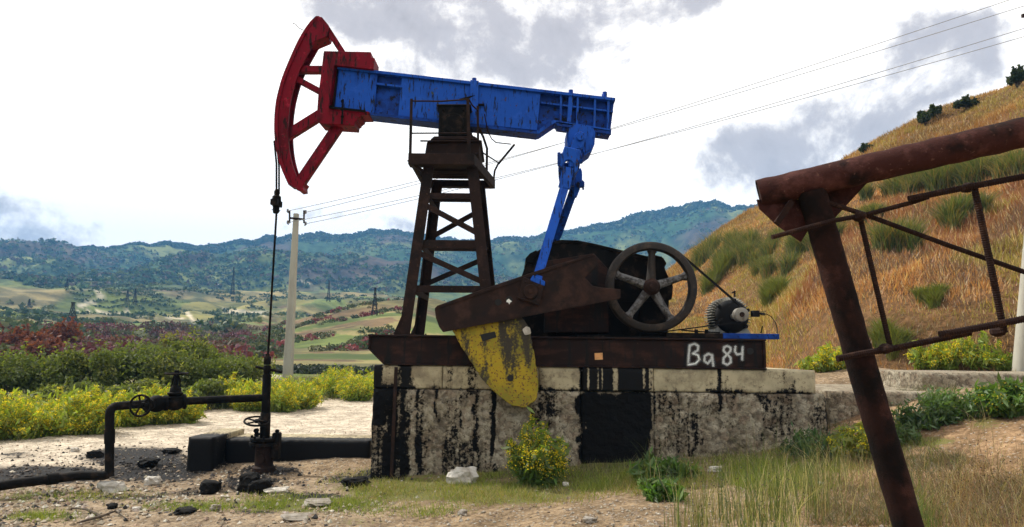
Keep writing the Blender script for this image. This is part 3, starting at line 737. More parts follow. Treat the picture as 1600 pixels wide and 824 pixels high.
for st in STR:
    pts = PP([zz(*q) for q in st], 11.279)
    for a, b in zip(pts[:-1], pts[1:]):
        dx, dz = b.x-a.x, b.z-a.z; tt = np.clip(((GX-a.x)*dx+(GZ-a.z)*dz)/(dx*dx+dz*dz), 0, 1)
        dm = np.minimum(dm, np.hypot(GX-a.x-tt*dx, GZ-a.z-tt*dz))
den = np.clip(1.1-dm/.060, 0, 1)
i, j = np.meshgrid(np.arange(43), np.arange(109), indexing='ij'); q = (i*110+j).ravel()
fast('overspray', np.stack([GX.ravel(), np.full(GX.size, 11.2775), GZ.ravel()], 1), np.stack([q, q+1, q+111, q+110], 1), M['mist'], base, np.repeat(den.ravel()[:, None], 3, 1))
MB().prism(PP([(929, 552), (941.5, 551.5), (942, 562), (929.5, 562.5)], 11.274), .004).build('hole_view_patch', M['orange'], base)  # added orange plate standing in for a see-through hole in the beam
MB().cyl(P(1172, 549, 11.266), P(1172, 549, 11.281), .052).build('bolt_hole', M['hole'], base)  # black disc on the web, painted shade of a hole

# tower legs: base front/back planes and top front/back planes
zt = P(690, 258, 11.55).z
legs = {}
for nm, pb, Yb, pt, Yt in (('fl', 632, 11.40, 670, 11.62), ('fr', 757, 11.40, 737.5, 11.62), ('bl', 655, 13.05, 684, 12.85), ('br', 772, 13.05, 750, 12.85)):
    a = Q(pb, Yb+.05, ZT+.02)
    if nm == 'fr': a = P(757, 440, 11.45)+(P(757, 440, 11.45)-P(737.5, 258, 11.62))*.47; a.z = ZT+.02
    if nm == 'br': a = P(766, 440, 12.98)+(P(766, 440, 12.98)-P(749, 258, 12.85))*.47; a.z = ZT+.02
    c = Q(pt, Yt, zt); legs[nm] = (a, c)
    b = MB(); d = (c-a).normalized()
    sx = 1 if nm[1] == 'l' else -1; sy = 1 if nm[0] == 'f' else -1
    b.bar(a+Vector((0, -sy*.06, 0)), c+Vector((0, -sy*.06, 0)), .018, .17, (1, 0, 0))if False else None
    # angle section: one leaf facing front/back, one facing the side
    w_ = .175
    b.bar(a, c, w_, .022, (0, 1, 0))
    b.bar(a+Vector((-sx*(w_/2-.011), sy*.085, 0)), c+Vector((-sx*(w_/2-.011), sy*.085, 0)), .020, .148, (0, 1, 0))
    b.box((a.x-.16, a.y-.04*sy, ZT), (a.x+.16, a.y+.2*sy, ZT+.024))
    b.build('tower_leg', M['rust'], jack)
def leg_at(nm, z):
    a, c = legs[nm]; return a.lerp(c, (z-a.z)/(c.z-a.z))
def hbar(n0, n1, z, h_, off, th_=.05, ext=.05):
    a = leg_at(n0, z)+off; c = leg_at(n1, z)+off; d = (c-a).normalized()
    b = MB(); b.bar(a-d*ext, c+d*ext, h_, th_, (0, 1, 0) if abs(d.x) > abs(d.y) else (1, 0, 0))
    b.build('cross_bar', M['rust'], jack)
def dbar(n0, z0, n1, z1, off, w_=.09):
    b = MB(); b.bar(leg_at(n0, z0)+off, leg_at(n1, z1)+off, w_, .03, (0, 1, 0)); b.build('diagonal_brace', M['rust'], jack)
zf = lambda py: P(700, py, 11.5).z
fo = Vector((0, .040, 0)); bo = Vector((0, -.05, 0))
for py, h_ in ((304, .09), (381, .13), (452, .11)): hbar('fl', 'fr', zf(py), h_, fo)
zr = lambda py: P(700, py, 12.95).z
for py, h_ in ((314, .09), (388, .12), (452, .10)): hbar('bl', 'br', zr(py), h_, bo)
for py in (304, 381, 452):
    for s_ in 'lr': hbar('f'+s_, 'b'+s_, zf(py+4), .09, Vector((.07 if s_ == 'l' else -.07, 0, 0)), .03, -.02)
dbar('fl', zf(318), 'fr', zf(365), fo*.6); dbar('fl', zf(394), 'fr', zf(442), fo*.6)
dbar('br', zr(328), 'bl', zr(372), bo*.6); dbar('br', zr(402), 'bl', zr(445), bo*.6)
# leg foot gusset and bolts
b = MB()
for nm in legs:
    a = legs[nm][0]; sx = -1 if nm[1] == 'l' else 1; sy = 1 if nm[0] == 'f' else -1
    b.add([a+Vector((sx*.09, -.012, .0)), a+Vector((sx*.17, -.012, 0)), a+Vector((sx*.03-.0, -.012, .34)), a+Vector((sx*.09, .012, 0)), a+Vector((sx*.17, .012, 0)), a+Vector((sx*.03, .012, .34))],
          [(0, 1, 2), (5, 4, 3), (0, 3, 4, 1), (1, 4, 5, 2), (2, 5, 3, 0)])
    for k in (-.12, .0, .12): b.cyl((a.x+k, a.y+.02*sy, ZT+.02), (a.x+k, a.y+.02*sy, ZT+.06), .016, 6)
b.build('foot_gussets_and_bolts', M['rust'], jack)['kind'] = 'stuff'
# platform round the tower top
zp = P(690, 257, 11.42).z; zq = P(690, 240, 11.42).z
A = Q(638, 11.42, zq); B = Q(741, 11.42, zq); Cc = Q(771, 13.15, zq); Dd = Vector((A.x+.05, 13.15, zq))
b = MB(); th_ = zq-zp
b.box((A.x, 11.42, zp), (B.x, 11.66, zq))
b.bar(B+Vector((-.03, 0, -th_/2)), Cc+Vector((0, 0, -th_/2)), th_*.98, .07, (1, 0, 0))
b.bar(A+Vector((.06, .24, -th_/2)), Dd+Vector((.02, 0, -th_/2)), th_*.9, .07, (1, 0, 0))
b.box((Dd.x, 13.0, zp), (Cc.x, 13.16, zp+th_*.7))
b.bar(A+Vector((.0, .02, -th_*.6)), P(661, 268, 11.6), .05, .05); b.bar(B+Vector((.02, .4, -th_)), Q(757, 12.8, zq-.55), .04, .05)
plat = b.build('platform', M['rust'], jack, bevel=.005)
for k in range(5):
    y_ = 12.42+k*.12; b = MB(); b.box((A.x+.1, y_, zq-.05), (Cc.x-.30+k*.06, y_+.05, zq-.01)); b.build('slat', M['rust'], plat)
# railings
b = MB(); Yr = 11.44
def tb(pts, r, n=6): b.tube([P(*p) for p in pts], r, n)
b.bar(P(643, 155, Yr), P(641, 240, Yr), .042, .042); b.bar(P(731, 154, Yr), P(733, 250, Yr), .048, .048)
tb([(643, 158, Yr), (690, 158.5, Yr), (731, 155.5, Yr)], .014); tb([(643, 208.5, Yr), (731, 208, Yr)], .012)
b.bar(P(746.5, 166, 11.9), P(747, 222, 11.9), .04, .04)
tb([(733, 156, Yr), (738, 165, 11.6), (747, 173, 11.9)], .014); tb([(733, 208, Yr), (748, 222, 11.9)], .012)
tb([(748, 200, 11.9), (755, 214, 12.2), (761, 232, 12.5), (760.5, 266, 12.6)], .022, 8)
tb([(753, 238, 12.3), (778, 254, 13.0)], .012); 
b.bar(P(804, 226, 13.1), P(779, 256, 13.1), .032, .05); tb([(779, 255, 13.1), (773, 267, 13.1), (771, 284, 13.1)], .018, 6)
tb([(757, 178, 12.0), (762, 205, 12.2), (768, 217, 12.4), (775, 223, 12.7), (798, 225.5, 13.05)], .010)
tb([(657, 220.5, 11.55), (668, 220.5, 11.6)], .014)
b.build('railing', M['rust'], plat)
# tower head box and bearing
def frustum(px0, px1, py, px2, px3, py2, Y0, Y1, d0=0, d1=0):
    a, c, e, f = P(px0, py, Y0), P(px1, py, Y0), P(px2, py2, Y0+d0), P(px3, py2, Y0+d0)
    vs = [a, c, Vector((c.x, Y1, c.z)), Vector((a.x, Y1, a.z)), e, f, Vector((f.x, Y1-d0, f.z)), Vector((e.x, Y1-d0, e.z))]
    m2 = MB(); m2.add(vs, [(0, 3, 2, 1), (4, 5, 6, 7), (0, 1, 5, 4), (1, 2, 6, 5), (2, 3, 7, 6), (3, 0, 4, 7)]); return m2
b = frustum(664, 748, 241, 667, 750, 222, 11.72, 12.95)
c_ = frustum(667, 752, 221.5, 669, 753, 219, 11.66, 13.0); b.add(c_.v, c_.f)
c_ = frustum(672, 748, 218.5, 678, 742, 213, 11.78, 12.85); b.add(c_.v, c_.f)
b.build('tower_head', M['rust'], jack, bevel=.008)
b = frustum(684.5, 733, 212.6, 686, 733, 164, 11.86, 12.9)
c_ = frustum(682, 736, 166, 682, 736, 162.5, 11.84, 12.92); b.add(c_.v, c_.f)
b.lathe(P(708, 192, 11.84), (0, 1, 0), [(0, .12), (0, .17), (.03, .19), (.05, .19)], 20)
for dx, dy in ((-17, 14), (14, 14), (-17, -20), (14, -20)): b.cyl(P(710+dx, 192+dy, 11.82), P(710+dx, 192+dy, 11.9), .025, 6)
b.build('saddle_bearing', M['oilblack'], jack, bevel=.012)

# walking beam
TB = lambda x: 104+(x-527)*.1152; BB = lambda x: 171+(x-520)*.1125
Yb = 12.24
wb = MB()
tl = [(527, 105)]+[(961, TB(961)+.5)]
outline = [(529, TB(529)+2), (960, TB(960)+2), (954, 203), (905, 195), (866, 189.5), (841, 206), (522, 171)]
wb.prism(PP(outline, Yb+.09), .14)
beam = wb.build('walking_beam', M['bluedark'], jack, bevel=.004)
def strip(pts, th_px, Y0, dep, name, mat=M['blue'], par=None, up=1):
    b = MB(); 
    poly = pts+[(x, y+th_px*up) for x, y in reversed(pts)]
    b.prism(PP(poly, Y0), dep); return b.build(name, mat, par or beam, bevel=.003)
strip([(527, TB(527)-1), (961.5, TB(961.5)-1)], 4.5, Yb-.03, .36, 'flange')
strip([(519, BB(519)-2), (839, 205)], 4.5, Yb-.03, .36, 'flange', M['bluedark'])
MB().prism(PP([(838.5, 204.5), (838.5, 209), (842, 209), (867, 192), (905, 198), (955, 206), (955.5, 202), (905, 194), (865, 187.6)], Yb-.02), .35).build('flange', M['blue'], beam, bevel=.003)
MB().prism(PP([(530, TB(530)+4), (590, TB(590)+4), (584, 177), (523, 170)], Yb+.02), .068).build('side_plate', M['blue'], beam, bevel=.004)
MB().prism(PP([(628, TB(628)+4), (735, TB(735)+4), (733, BB(733)-2), (622, BB(622)-2)], Yb+.02), .068).build('side_plate', M['blue'], beam, bevel=.004)
MB().prism(PP([(746, TB(746)+4), (845, TB(845)+4), (839, 204), (744, BB(744)-2)], Yb+.02), .068).build('side_plate', M['blue'], beam, bevel=.004)
MB().prism(PP([(735, TB(735)-3), (748, TB(748)-3), (746, BB(746)-2), (733, BB(733)-2)], Yb-.035), .055).build('clamp_strap', M['blue'], beam, bevel=.004)
MB().prism(PP([(587, 129), (628, 134), (628, 137), (587, 132)], Yb+.0), .09).build('rib', M['blue'], beam)
for x in (877, 903, 930, 951):
    b_ = 187.5+(x-866)*.163
    MB().prism(PP([(x-1.6, TB(x)+3), (x+1.6, TB(x)+3), (x+.3, b_+1), (x-2.9, b_+1)], Yb), .09).build('rib', M['blue'], beam)
MB().prism(PP([(845, 159), (958, 173), (958, 175.5), (845, 161.5)], Yb+.01), .08).build('rib', M['blue'], beam)
MB().prism(PP([(889, TB(889)+3), (896, TB(896)+3), (892, 191), (886, 190)], Yb-.01), .09).build('rib', M['blue'], beam)
b = MB()
for x, h_ in ((741, 6), (892, 5), (945, 8)):
    z0 = P(x, TB(x)+1, Yb+.1); z1 = P(x, TB(x)-h_, Yb+.1); b.cyl(z0, z1, .04, 6); b.cyl(z0+Vector((0, .12, 0)), z1+Vector((0, .12, 0)), .04, 6)
b.build('top_bolts', M['bluedark'], beam)['kind'] = 'stuff'
b = MB()
b.prism(PP([(868, 190), (895, 194), (894, 200), (871, 197)], Yb-.02), .34); b.build('bearing_pad', M['bluedark'], beam, bevel=.004); b = MB()
b.prism(PP([(923, 199), (955, 204), (954, 210), (925, 206)], Yb-.02), .34); b.build('bearing_pad', M['bluedark'], beam, bevel=.004); b = MB()
for x, y in ((881, 199), (936, 207), (944, 206), (952, 205)): b.cyl(P(x, y, Yb+.03), P(x-.3, y+6, Yb+.03), .035, 6)
b.build('pad_bolts', M['bluedark'], beam)['kind'] = 'stuff'
b = MB(); b.tube([P(718, 156, Yb-.01), P(730, 153, Yb-.03), P(742, 150, Yb-.02)], .018, 6); b.tube([P(747, 164, Yb-.02), P(757, 164, Yb-.02)], .022, 6)
b.build('strap_bolts', M['oilblack'], beam)['kind'] = 'stuff'

# horse head
def z1(x, y): return (400+x/2.573, y/2.573)
Yh = 12.24
outer = [(245, 68), (222, 90), (198, 122), (175, 162), (150, 215), (130, 262), (112, 305), (98, 352), (86, 400), (79, 455), (77, 520), (82, 590), (94, 645), (112, 695), (135, 745)]
inner = [(165, 715), (150, 675), (138, 630), (131, 580), (129, 520), (132, 455), (140, 400), (152, 352), (166, 305), (185, 262), (200, 232), (218, 200), (238, 165), (284, 144), (292, 100), (265, 69)]
b = MB(); poly = [z1(*q) for q in outer+[(150, 752), (168, 735)]+inner]
# front cheek, back cheek and the curved face between them
def arcpart(Y0, dep): 
    n_ = len(outer); inn = list(reversed([inner[k] for k in range(0, 13)]))
    # resample both arcs equally
    def rs(pts, n):
        pts = [np.array(p, float) for p in pts]; L = [0]
        for a, c in zip(pts[:-1], pts[1:]): L.append(L[-1]+np.linalg.norm(c-a))
        u = np.linspace(0, L[-1], n); return list(zip(np.interp(u, L, [p[0] for p in pts]), np.interp(u, L, [p[1] for p in pts])))
    return rs(outer, 24), rs(inn, 24)
oo, ii = arcpart(0, 0)
for Y0 in (Yh, Yh+.26):
    for k in range(23):
        quad = [z1(*oo[k]), z1(*oo[k+1]), z1(*ii[k+1]), z1(*ii[k])]
        vs = PP(quad, Y0); 
        if Y0 > Yh: vs = [Vector((v.x*1., Y0, v.z)) for v in PP(quad, Yh)]
        b.add(vs+[v+Vector((0, .04, 0)) for v in vs], [(0, 1, 2, 3), (7, 6, 5, 4)]+[(i_, (i_+1) % 4, (i_+1) % 4+4, i_+4) for i_ in (0, 2)])
    if Y0 == Yh: head = b.build('horse_head', M['red'], jack)
    else: b.build('rear_cheek', M['red'], head)
    b = MB()
b = MB(); cu = PP([z1(*q) for q in oo], Yh); ci = [p+Vector((.05, 0, 0)) for p in cu]
for k in range(23):
    b.add([cu[k]+Vector((-.012, -.03, 0)), cu[k+1]+Vector((-.012, -.03, 0)), cu[k+1]+Vector((-.012, .33, 0)), cu[k]+Vector((-.012, .33, 0)), ci[k]+Vector((0, -.03, 0)), ci[k+1]+Vector((0, -.03, 0)), ci[k+1]+Vector((0, .33, 0)), ci[k]+Vector((0, .33, 0))],
          [(0, 1, 2, 3), (7, 6, 5, 4), (0, 4, 5, 1), (2, 6, 7, 3)])
b.build('curved_face', M['red'], head)
MB().prism(PP([z1(*q) for q in ((245, 66), (265, 69), (292, 102), (284, 146), (236, 166), (215, 180), (200, 130), (222, 90))], Yh-.02), .34).build('top_plate', M['red'], head, bevel=.005)
MB().prism(PP([z1(*q) for q in ((133, 742), (150, 753), (160, 753), (172, 768), (190, 765), (188, 748), (196, 735), (165, 712), (148, 700))], Yh-.01), .3).build('toe_plate', M['red'], head, bevel=.005)
def spoke_(a, c, wpx, Y0=Yh+.05, dep=.14):
    MB().bar(P(*z1(*a), Y0+dep/2), P(*z1(*c), Y0+dep/2), wpx/2.573*Y0/FOC, dep, (0, 1, 0)).build('spoke', M['red'], head, bevel=.006)
spoke_((282, 110), (350, 215), 24); spoke_((150, 283), (275, 283), 28); spoke_((150, 312), (262, 372), 22)
spoke_((105, 560), (262, 462), 40); spoke_((172, 745), (345, 490), 42)
MB().prism(PP([z1(*q) for q in ((272, 205), (462, 209), (462, 231), (477, 233), (472, 276), (470, 279), (315, 263), (292, 432), (455, 449), (455, 462), (420, 462), (420, 470), (405, 480), (405, 487), (397, 488), (395, 506), (255, 497), (243, 480), (250, 380), (262, 290))], Yh-.10), .42).build('head_socket', M['red'], head, bevel=.008)
b = MB(); b.prism(PP([z1(*q) for q in ((316, 262), (345, 266), (318, 428), (293, 430))], Yh+.1), .3); b.build('socket_lining', M['rust'], head)
b = MB()
for x, y in ((347, 408), (345, 440), (347, 470), (300, 430)): b.cyl(P(*z1(x, y), Yh-.16), P(*z1(x, y), Yh-.1), .03, 6)
b.bar(P(*z1(295, 432), Yh-.14), P(*z1(440, 448), Yh-.14), .035, .03); b.bar(P(*z1(350, 400), Yh-.15), P(*z1(345, 500), Yh-.15), .03, .02)
b.build('clamp_bolts', M['oilblack'], head)['kind'] = 'stuff'
b = MB(); b.tube([P(*z1(190, 122), Yh), P(*z1(170, 112), Yh), P(*z1(160, 98), Yh), P(*z1(147, 94), Yh)], .006, 5)
b.build('loose_wire', M['oilblack'], head)

# bridle, carrier bar and polished rod
Yw = 12.40
b = MB()
for dy in (-.07, .07):
    b.tube([P(430.5, 222, Yw)+Vector((0, dy, 0)), P(434, 258, Yw)+Vector((0, dy, 0)), P(434, 302, Yw)+Vector((0, dy, 0))], .017, 6)
b.build('bridle_cable', M['oilblack'], jack)
cx = 433
b = MB(); prof = []
for y, r in ((296, .03), (300, .05), (306, .045), (308, .075), (320, .085), (324, .06), (333, .055), (335, .04)): prof.append((y, r))
top = P(cx, 296, Yw)
b.lathe(top, (0, 0, -1), [((y-296)*Yw/FOC, r) for y, r in prof], 12)
b.box((top.x-.06, Yw-.14, top.z-.30), (top.x+.06, Yw+.14, top.z-.20))
for k in range(9):
    a = random.random()*6.28; b.tube([top+Vector((0, 0, -.36)), top+Vector((math.cos(a)*.08, math.sin(a)*.05, -.36-random.uniform(0, .04)))], .005, 4)
b.build('carrier_bar', M['oilblack'], jack)
b = MB(); b.tube([P(432, 333, Yw), P(418.5, 560, Yw)], .019, 8); b.build('polished_rod', M['oilblack'], jack)

# tail bearing, equaliser and pitman arms
def z2(x, y): return (860+x/6.34, 180+y/6.34)
b = MB()
b.prism(PP([z2(*q) for q in ((165, 150), (185, 112), (240, 95), (350, 90), (420, 108), (448, 170), (440, 285), (412, 345), (345, 392), (318, 395), (290, 330), (215, 320), (180, 320), (163, 250))], 12.12), .6)
hang = b.build('tail_bearing', M['blue'], jack, bevel=.035, seg=2)
MB().prism(PP([z2(*q) for q in ((240, 190), (265, 165), (310, 158), (345, 180), (350, 230), (320, 330), (250, 345), (195, 335), (215, 260))], 11.98), .13).build('bearing_arm', M['blue'], hang, bevel=.02)
MB().lathe(P(*z2(295, 215), 11.93), (0, 1, 0), [(0, .03), (0, .055), (.04, .07), (.05, .07)], 16).build('pin', M['blue'], hang)
b = MB(); b.box((P(*z2(150, 330), 11.5).x+.05, 11.5, P(890, 262, 11.5).z), (P(*z2(300, 330), 11.5).x-.02, 12.95, P(890, 243, 11.5).z))
eq = b.build('equalizer_beam', M['blue'], jack, bevel=.02)
MB().prism(PP([z2(*q) for q in ((140, 305), (300, 345), (312, 400), (285, 535), (240, 580), (232, 560), (225, 480), (205, 450), (175, 440), (150, 455), (125, 520), (72, 492), (95, 380), (118, 375))], 11.47), .10).build('clevis', M['blue'], eq, bevel=.012)
MB().prism(PP([z2(*q) for q in ((80, 500), (130, 470), (205, 470), (235, 560), (240, 700), (100, 700), (85, 600))], 11.62), .12).build('clevis', M['bluedark'], eq, bevel=.012)
MB().prism(PP([z2(*q) for q in ((240, 560), (300, 520), (315, 560), (316, 650), (290, 740), (262, 812), (236, 805), (240, 700))], 12.75), .12).build('clevis', M['blue'], eq, bevel=.012)
b = MB(); b.cyl(P(*z2(300, 460), 11.46), P(*z2(300, 460), 11.6), .045, 6)
b.bar(P(*z2(265, 690), 12.7), P(*z2(335, 690), 12.7), .10, .1); b.bar(P(*z2(318, 650), 12.7), P(*z2(325, 740), 12.7), .03, .05)
b.bar(P(*z2(70, 430), 11.5), P(*z2(100, 430), 11.5), .19, .08)
b.build('clevis_bolts', M['bluedark'], eq, bevel=.005)['kind'] = 'stuff'
b = MB()
p0 = P(838, 440, 10.86); p1 = P(882, 292, 11.48)
b.bar(p0, p1, .145, .035, (0, 1, 0)); b.bar(p1-(p1-p0)*.02, P(888, 262, 11.5), .19, .05, (0, 1, 0))
b.prism(PP([(829, 436), (833, 430), (852, 440), (851, 447), (828, 440)], 10.80), .12)
b.build('pitman_arm', M['blue'], jack, bevel=.008)
b = MB(); pts = [P(899, 290, 12.85), P(889, 318, 13.0), P(872, 366, 13.3), P(866, 378, 13.4), P(850, 392, 13.5), P(845, 440, 13.55)]
for a, c in zip(pts[:-1], pts[1:]): b.bar(a-(c-a).normalized()*.01, c+(c-a).normalized()*.01, .15, .035, (0, 1, 0))
b.build('pitman_arm', M['bluedark'], jack, bevel=.006)

# cranks and counterweight
ck = [(679, 482), (683, 478), (760, 450), (858, 417), (926, 397), (931, 399), (934, 416), (914, 434), (926, 447), (944, 450), (970, 452), (970, 466), (900, 479), (800, 498), (692, 519), (686, 511), (681, 497)]
def crank(Y0):
    b = MB(); b.prism(PP(ck, Y0) if Y0 < 12 else [Vector((p.x, Y0, p.z)) for p in PP(ck, 10.88)], .055)
    return b
cr = crank(10.88).build('crank_arm', M['crank'], jack, bevel=.008)
MB().prism(PP([(683, 478), (926, 396.5), (926, 399.5), (684, 481.5)], 10.86), .26).build('crank_flange', M['crank'], cr)
MB().prism(PP([(692, 519), (800, 498.5), (968, 467), (968, 464), (800, 495), (691, 516)], 10.865), .10).build('crank_flange', M['crank'], cr)
crank(13.5).build('crank_arm', M['crank'], jack, bevel=.008)
b = MB()
for x, y in ((778.5, 472.5), (795.5, 468)): b.cyl(P(x, y, 10.872), P(x, y, 10.90), .052, 14)
b.build('bolt_hole', M['hole'], cr)  # discs on the plate, hole shade painted black
MB().prism(PP([(792, 469), (795, 467), (797, 469), (800, 471), (797, 473), (796, 476), (794, 473), (791, 472)], 10.869), .004).build('paint_fleck', M['spray'], cr)
b = MB(); b.prism(PP([(817, 432), (850, 447), (842, 477), (808, 466)], 10.80), .08); b.lathe(P(829, 456, 10.765), (0, 1, 0), [(0, .05), (0, .105), (.035, .115), (.04, .115)], 18); b.cyl(P(829, 456, 10.73), P(829, 456, 10.77), .04, 6)
for dx, dy in ((-13, 8), (9, 14), (13, -7), (-8, -15)): b.cyl(P(829+dx, 456+dy, 10.78), P(829+dx, 456+dy, 10.81), .018, 6)
b.build('crank_pin', M['crank'], cr, bevel=.006)
MB().cyl(P(925, 455, 10.94), P(925, 455, 13.52), .13).build('crank_shaft', M['oilblack'], jack)
def rnd(pts, k=2):
    for _ in range(k):
        o = []
        for a, c in zip(pts, pts[1:]+pts[:1]):
            a = np.array(a, float); c = np.array(c, float); o += [tuple(a*.86+c*.14), tuple(a*.14+c*.86)]
        pts = o
    return pts
cw = rnd([(704, 512), (760, 497), (812, 492), (826, 510), (836, 560), (842, 598), (838, 626), (820, 638), (800, 634), (778, 618), (752, 592), (732, 560), (717, 535)], 2)
cj = []
for a, c in zip(cw, cw[1:]+cw[:1]):
    n_ = max(1, int(math.hypot(c[0]-a[0], c[1]-a[1])/4))
    for k in range(n_): cj.append((a[0]+(c[0]-a[0])*k/n_+random.uniform(-.8, .8), a[1]+(c[1]-a[1])*k/n_+random.uniform(-.8, .8)))
b = MB(); b.prism(PP(cj, 10.95), .25)
wt = b.build('counterweight', M['yellow'], jack, bevel=.008, seg=1)
MB().prism(PP([(750, 523), (773, 518), (776, 527), (754, 534)], 10.943), .01).build('slot', M['hole'], wt)  # black plate painting the shade of a slot, nothing is cut
MB().cyl(P(797.5, 591, 10.94), P(797.5, 591, 10.955), .05, 16).build('bolt_hole', M['hole'], wt)  # black disc for the shaded inside of the hole
MB().prism(PP(rnd([(822, 510), (828, 512), (830, 522), (820, 524), (816, 515)], 1), 10.93), .02).build('paint_fleck', M['stone_white'], wt)

# gearbox
gb = rnd([(812, 440), (832, 400), (856, 384), (875, 379), (905, 380), (930, 385), (1010, 404), (1038, 405), (1042, 425), (1036, 445), (1046, 455), (1044, 490)], 1)
gb = [(812, 440), (822, 412), (838, 393), (856, 383), (876, 378.5), (903, 379.5), (926, 384), (1010, 404), (1034, 405), (1041, 424), (1036, 444), (1046, 456), (1044, 528), (818, 528)]
b = MB(); b.prism(PP(gb, 11.82), 1.15)
gearb = b.build('gearbox', M['oilblack'], jack, bevel=.03, seg=2)
MB().prism(PP([(852, 408), (928, 396), (950, 420), (952, 520), (850, 520)], 11.72), .06).build('side_cover', M['skid'], gearb, bevel=.01)
b = MB(); lip = [(834, 412), (822, 411), (821, 404), (828, 396), (838, 391), (841, 396), (835, 404)]
b.prism(PP(lip, 11.79), 1.2); b.build('cover_lip', M['oilblack'], gearb, bevel=.008)
b = MB()
tp = [(856, 382), (876, 377), (903, 378), (926, 382.5), (1010, 402.5), (1034, 403)]
for a, c in zip(tp[:-1], tp[1:]): b.bar(P(*a, 11.8), P(*c, 11.8), .04, .03); 
b.box((P(838, 470, 11.79).x, 11.79, P(900, 470, 11.79).z), (P(1040, 470, 11.79).x, 11.83, P(900, 463, 11.79).z))
for x in range(850, 1040, 22): b.cyl(P(x, 466, 11.76), P(x, 466, 11.84), .022, 6)
for x in (870, 935, 1000): b.box((P(x, 500, 11.8).x, 11.775, ZT+.03), (P(x, 500, 11.8).x+.04, 11.83, P(900, 472, 11.8).z))
b.build('gearbox_ribs', M['oilblack'], gearb)['kind'] = 'stuff'
b = MB(); dr = rnd([(1022, 398), (1036, 402), (1042, 412), (1038, 418), (1046, 436), (1052, 446), (1050, 468), (1044, 470), (1036, 458), (1022, 470), (1010, 440)], 1)
b.prism(PP(dr, 11.9), .35); b.build('brake_drum', M['oilblack'], jack, bevel=.01)

# flywheel
Yf = 11.50; fc = P(1017, 449, Yf); R1 = 71.3*Yf/FOC; R0 = R1-.135
MB().lathe(fc+Vector((0, -.11, 0)), (0, 1, 0), [(0, R0+.02), (0, R1-.035), (.015, R1-.012), (.05, R1), (.06, R1-.02), (.08, R1-.02), (.09, R1), (.11, R1), (.12, R1-.02), (.14, R1-.02), (.15, R1), (.17, R1), (.22, R1-.01), (.22, R0+.05), (.16, R0+.03), (.12, R0-.0), (.05, R0), ], 72, closed=True).build('flywheel', M['wheel'], jack, smooth=True)
fw = [o for o in jack.children if o.name.startswith('flywheel')][0]
for k, (ex, ey) in enumerate(((1019, 385), (1082, 428), (1052, 505), (976, 502), (954, 426))):
    d = (P(ex, ey, Yf)-fc); d.y = 0; d.normalize(); s_ = Vector((-d.z, 0, d.x)); b = MB()
    vs = []
    for t_, w_, h_ in ((.06, .075, .075), (.30, .060, .055), (R0-.06, .052, .045), (R0+.02, .085, .05)):
        vs += [fc+d*t_-s_*w_-Vector((0, h_*.4, 0)), fc+d*t_-s_*w_*.45-Vector((0, h_, 0)), fc+d*t_+s_*w_*.45-Vector((0, h_, 0)), fc+d*t_+s_*w_-Vector((0, h_*.4, 0)), fc+d*t_+s_*w_+Vector((0, h_, 0)), fc+d*t_-s_*w_+Vector((0, h_, 0))]
    fs = [(5, 4, 3, 2, 1, 0)]
    for r_ in range(3):
        for q_ in range(6): fs.append((r_*6+q_, r_*6+(q_+1) % 6, r_*6+6+(q_+1) % 6, r_*6+6+q_))
    b.add(vs, fs); sp = b.build('spoke', M['wheel'] if k == 0 else M['spoke'], fw, bevel=.006)
    if k == 0: sp['label'] = 'dark spoke without white paint'
MB().lathe(fc+Vector((0, -.14, 0)), (0, 1, 0), [(0, .04), (0, .085), (.02, .10), (.05, .135), (.24, .135), (.24, .04)], 24, ).build('hub', M['crank'], fw, bevel=.006)
MB().cyl(fc+Vector((0, -.17, 0)), fc+Vector((0, .5, 0)), .045, 14).build('shaft', M['crank'], fw)
# belts
pc_ = P(1157, 492, Yf); rp = .115
def belt(a, c, r):
    MB().bar(a, c, r, .05, (0, 1, 0)).build('drive_belt', M['motorblack'], jack)
def pol(c, r, ax, ay):  # point on circle towards a pixel direction
    d = Vector((ax, 0, -ay)).normalized(); return c+d*r
belt(pol(fc, R1, .60, -.80), pol(pc_, rp, .35, -.9)+Vector((0, 0, 0)), .026)
belt(pol(fc, R1, .12, .99), pol(pc_, rp, -.02, 1), .020)

# motor rails (part of the skid)
b = MB(); zr0 = ZT+.004
b.box((P(1130, 525, 11.36).x, 11.36, zr0), (P(1218, 525, 11.36).x, 11.55, zr0+.085))
b.box((P(1130, 525, 11.36).x, 12.1, zr0), (P(1218, 525, 11.36).x, 12.3, zr0+.085)); b.box((P(1130, 525, 11.36).x, 11.55, zr0+.01), (P(1140, 525, 11.36).x, 12.1, zr0+.07))
rl = b.build('motor_rail', M['bluedark'], jack, bevel=.006)
b = MB(); b.box((P(1041, 525, 11.36).x, 11.362, zr0), (P(1130, 525, 11.36).x-.002, 11.55, zr0+.083)); b.box((P(1041, 525, 11.36).x, 12.1, zr0), (P(1130, 525, 11.36).x-.002, 12.3, zr0+.083)); b.box((P(1041, 525, 11.36).x, 11.551, zr0+.01), (P(1046, 525, 11.36).x, 12.099, zr0+.07)); b.build('rail_end', M['oilblack'], rl, bevel=.005)['label'] = 'oil-blackened end of the rail'
b = MB(); b.tube([P(1064, 516, 11.5), P(1085, 518, 11.5), P(1125, 520, 11.5)], .012, 6)
for x in (1088, 1104): b.cyl(P(x, 515, 11.5), P(x, 522, 11.5), .03, 6)
b.build('tension_screw', M['oilblack'], rl)
b = MB(); b.tube([P(1189, 521, 11.45), P(1190, 516, 11.45), P(1191.5, 510, 11.45)], .011, 5); b.build('rail_stud', M['oilblack'], rl)

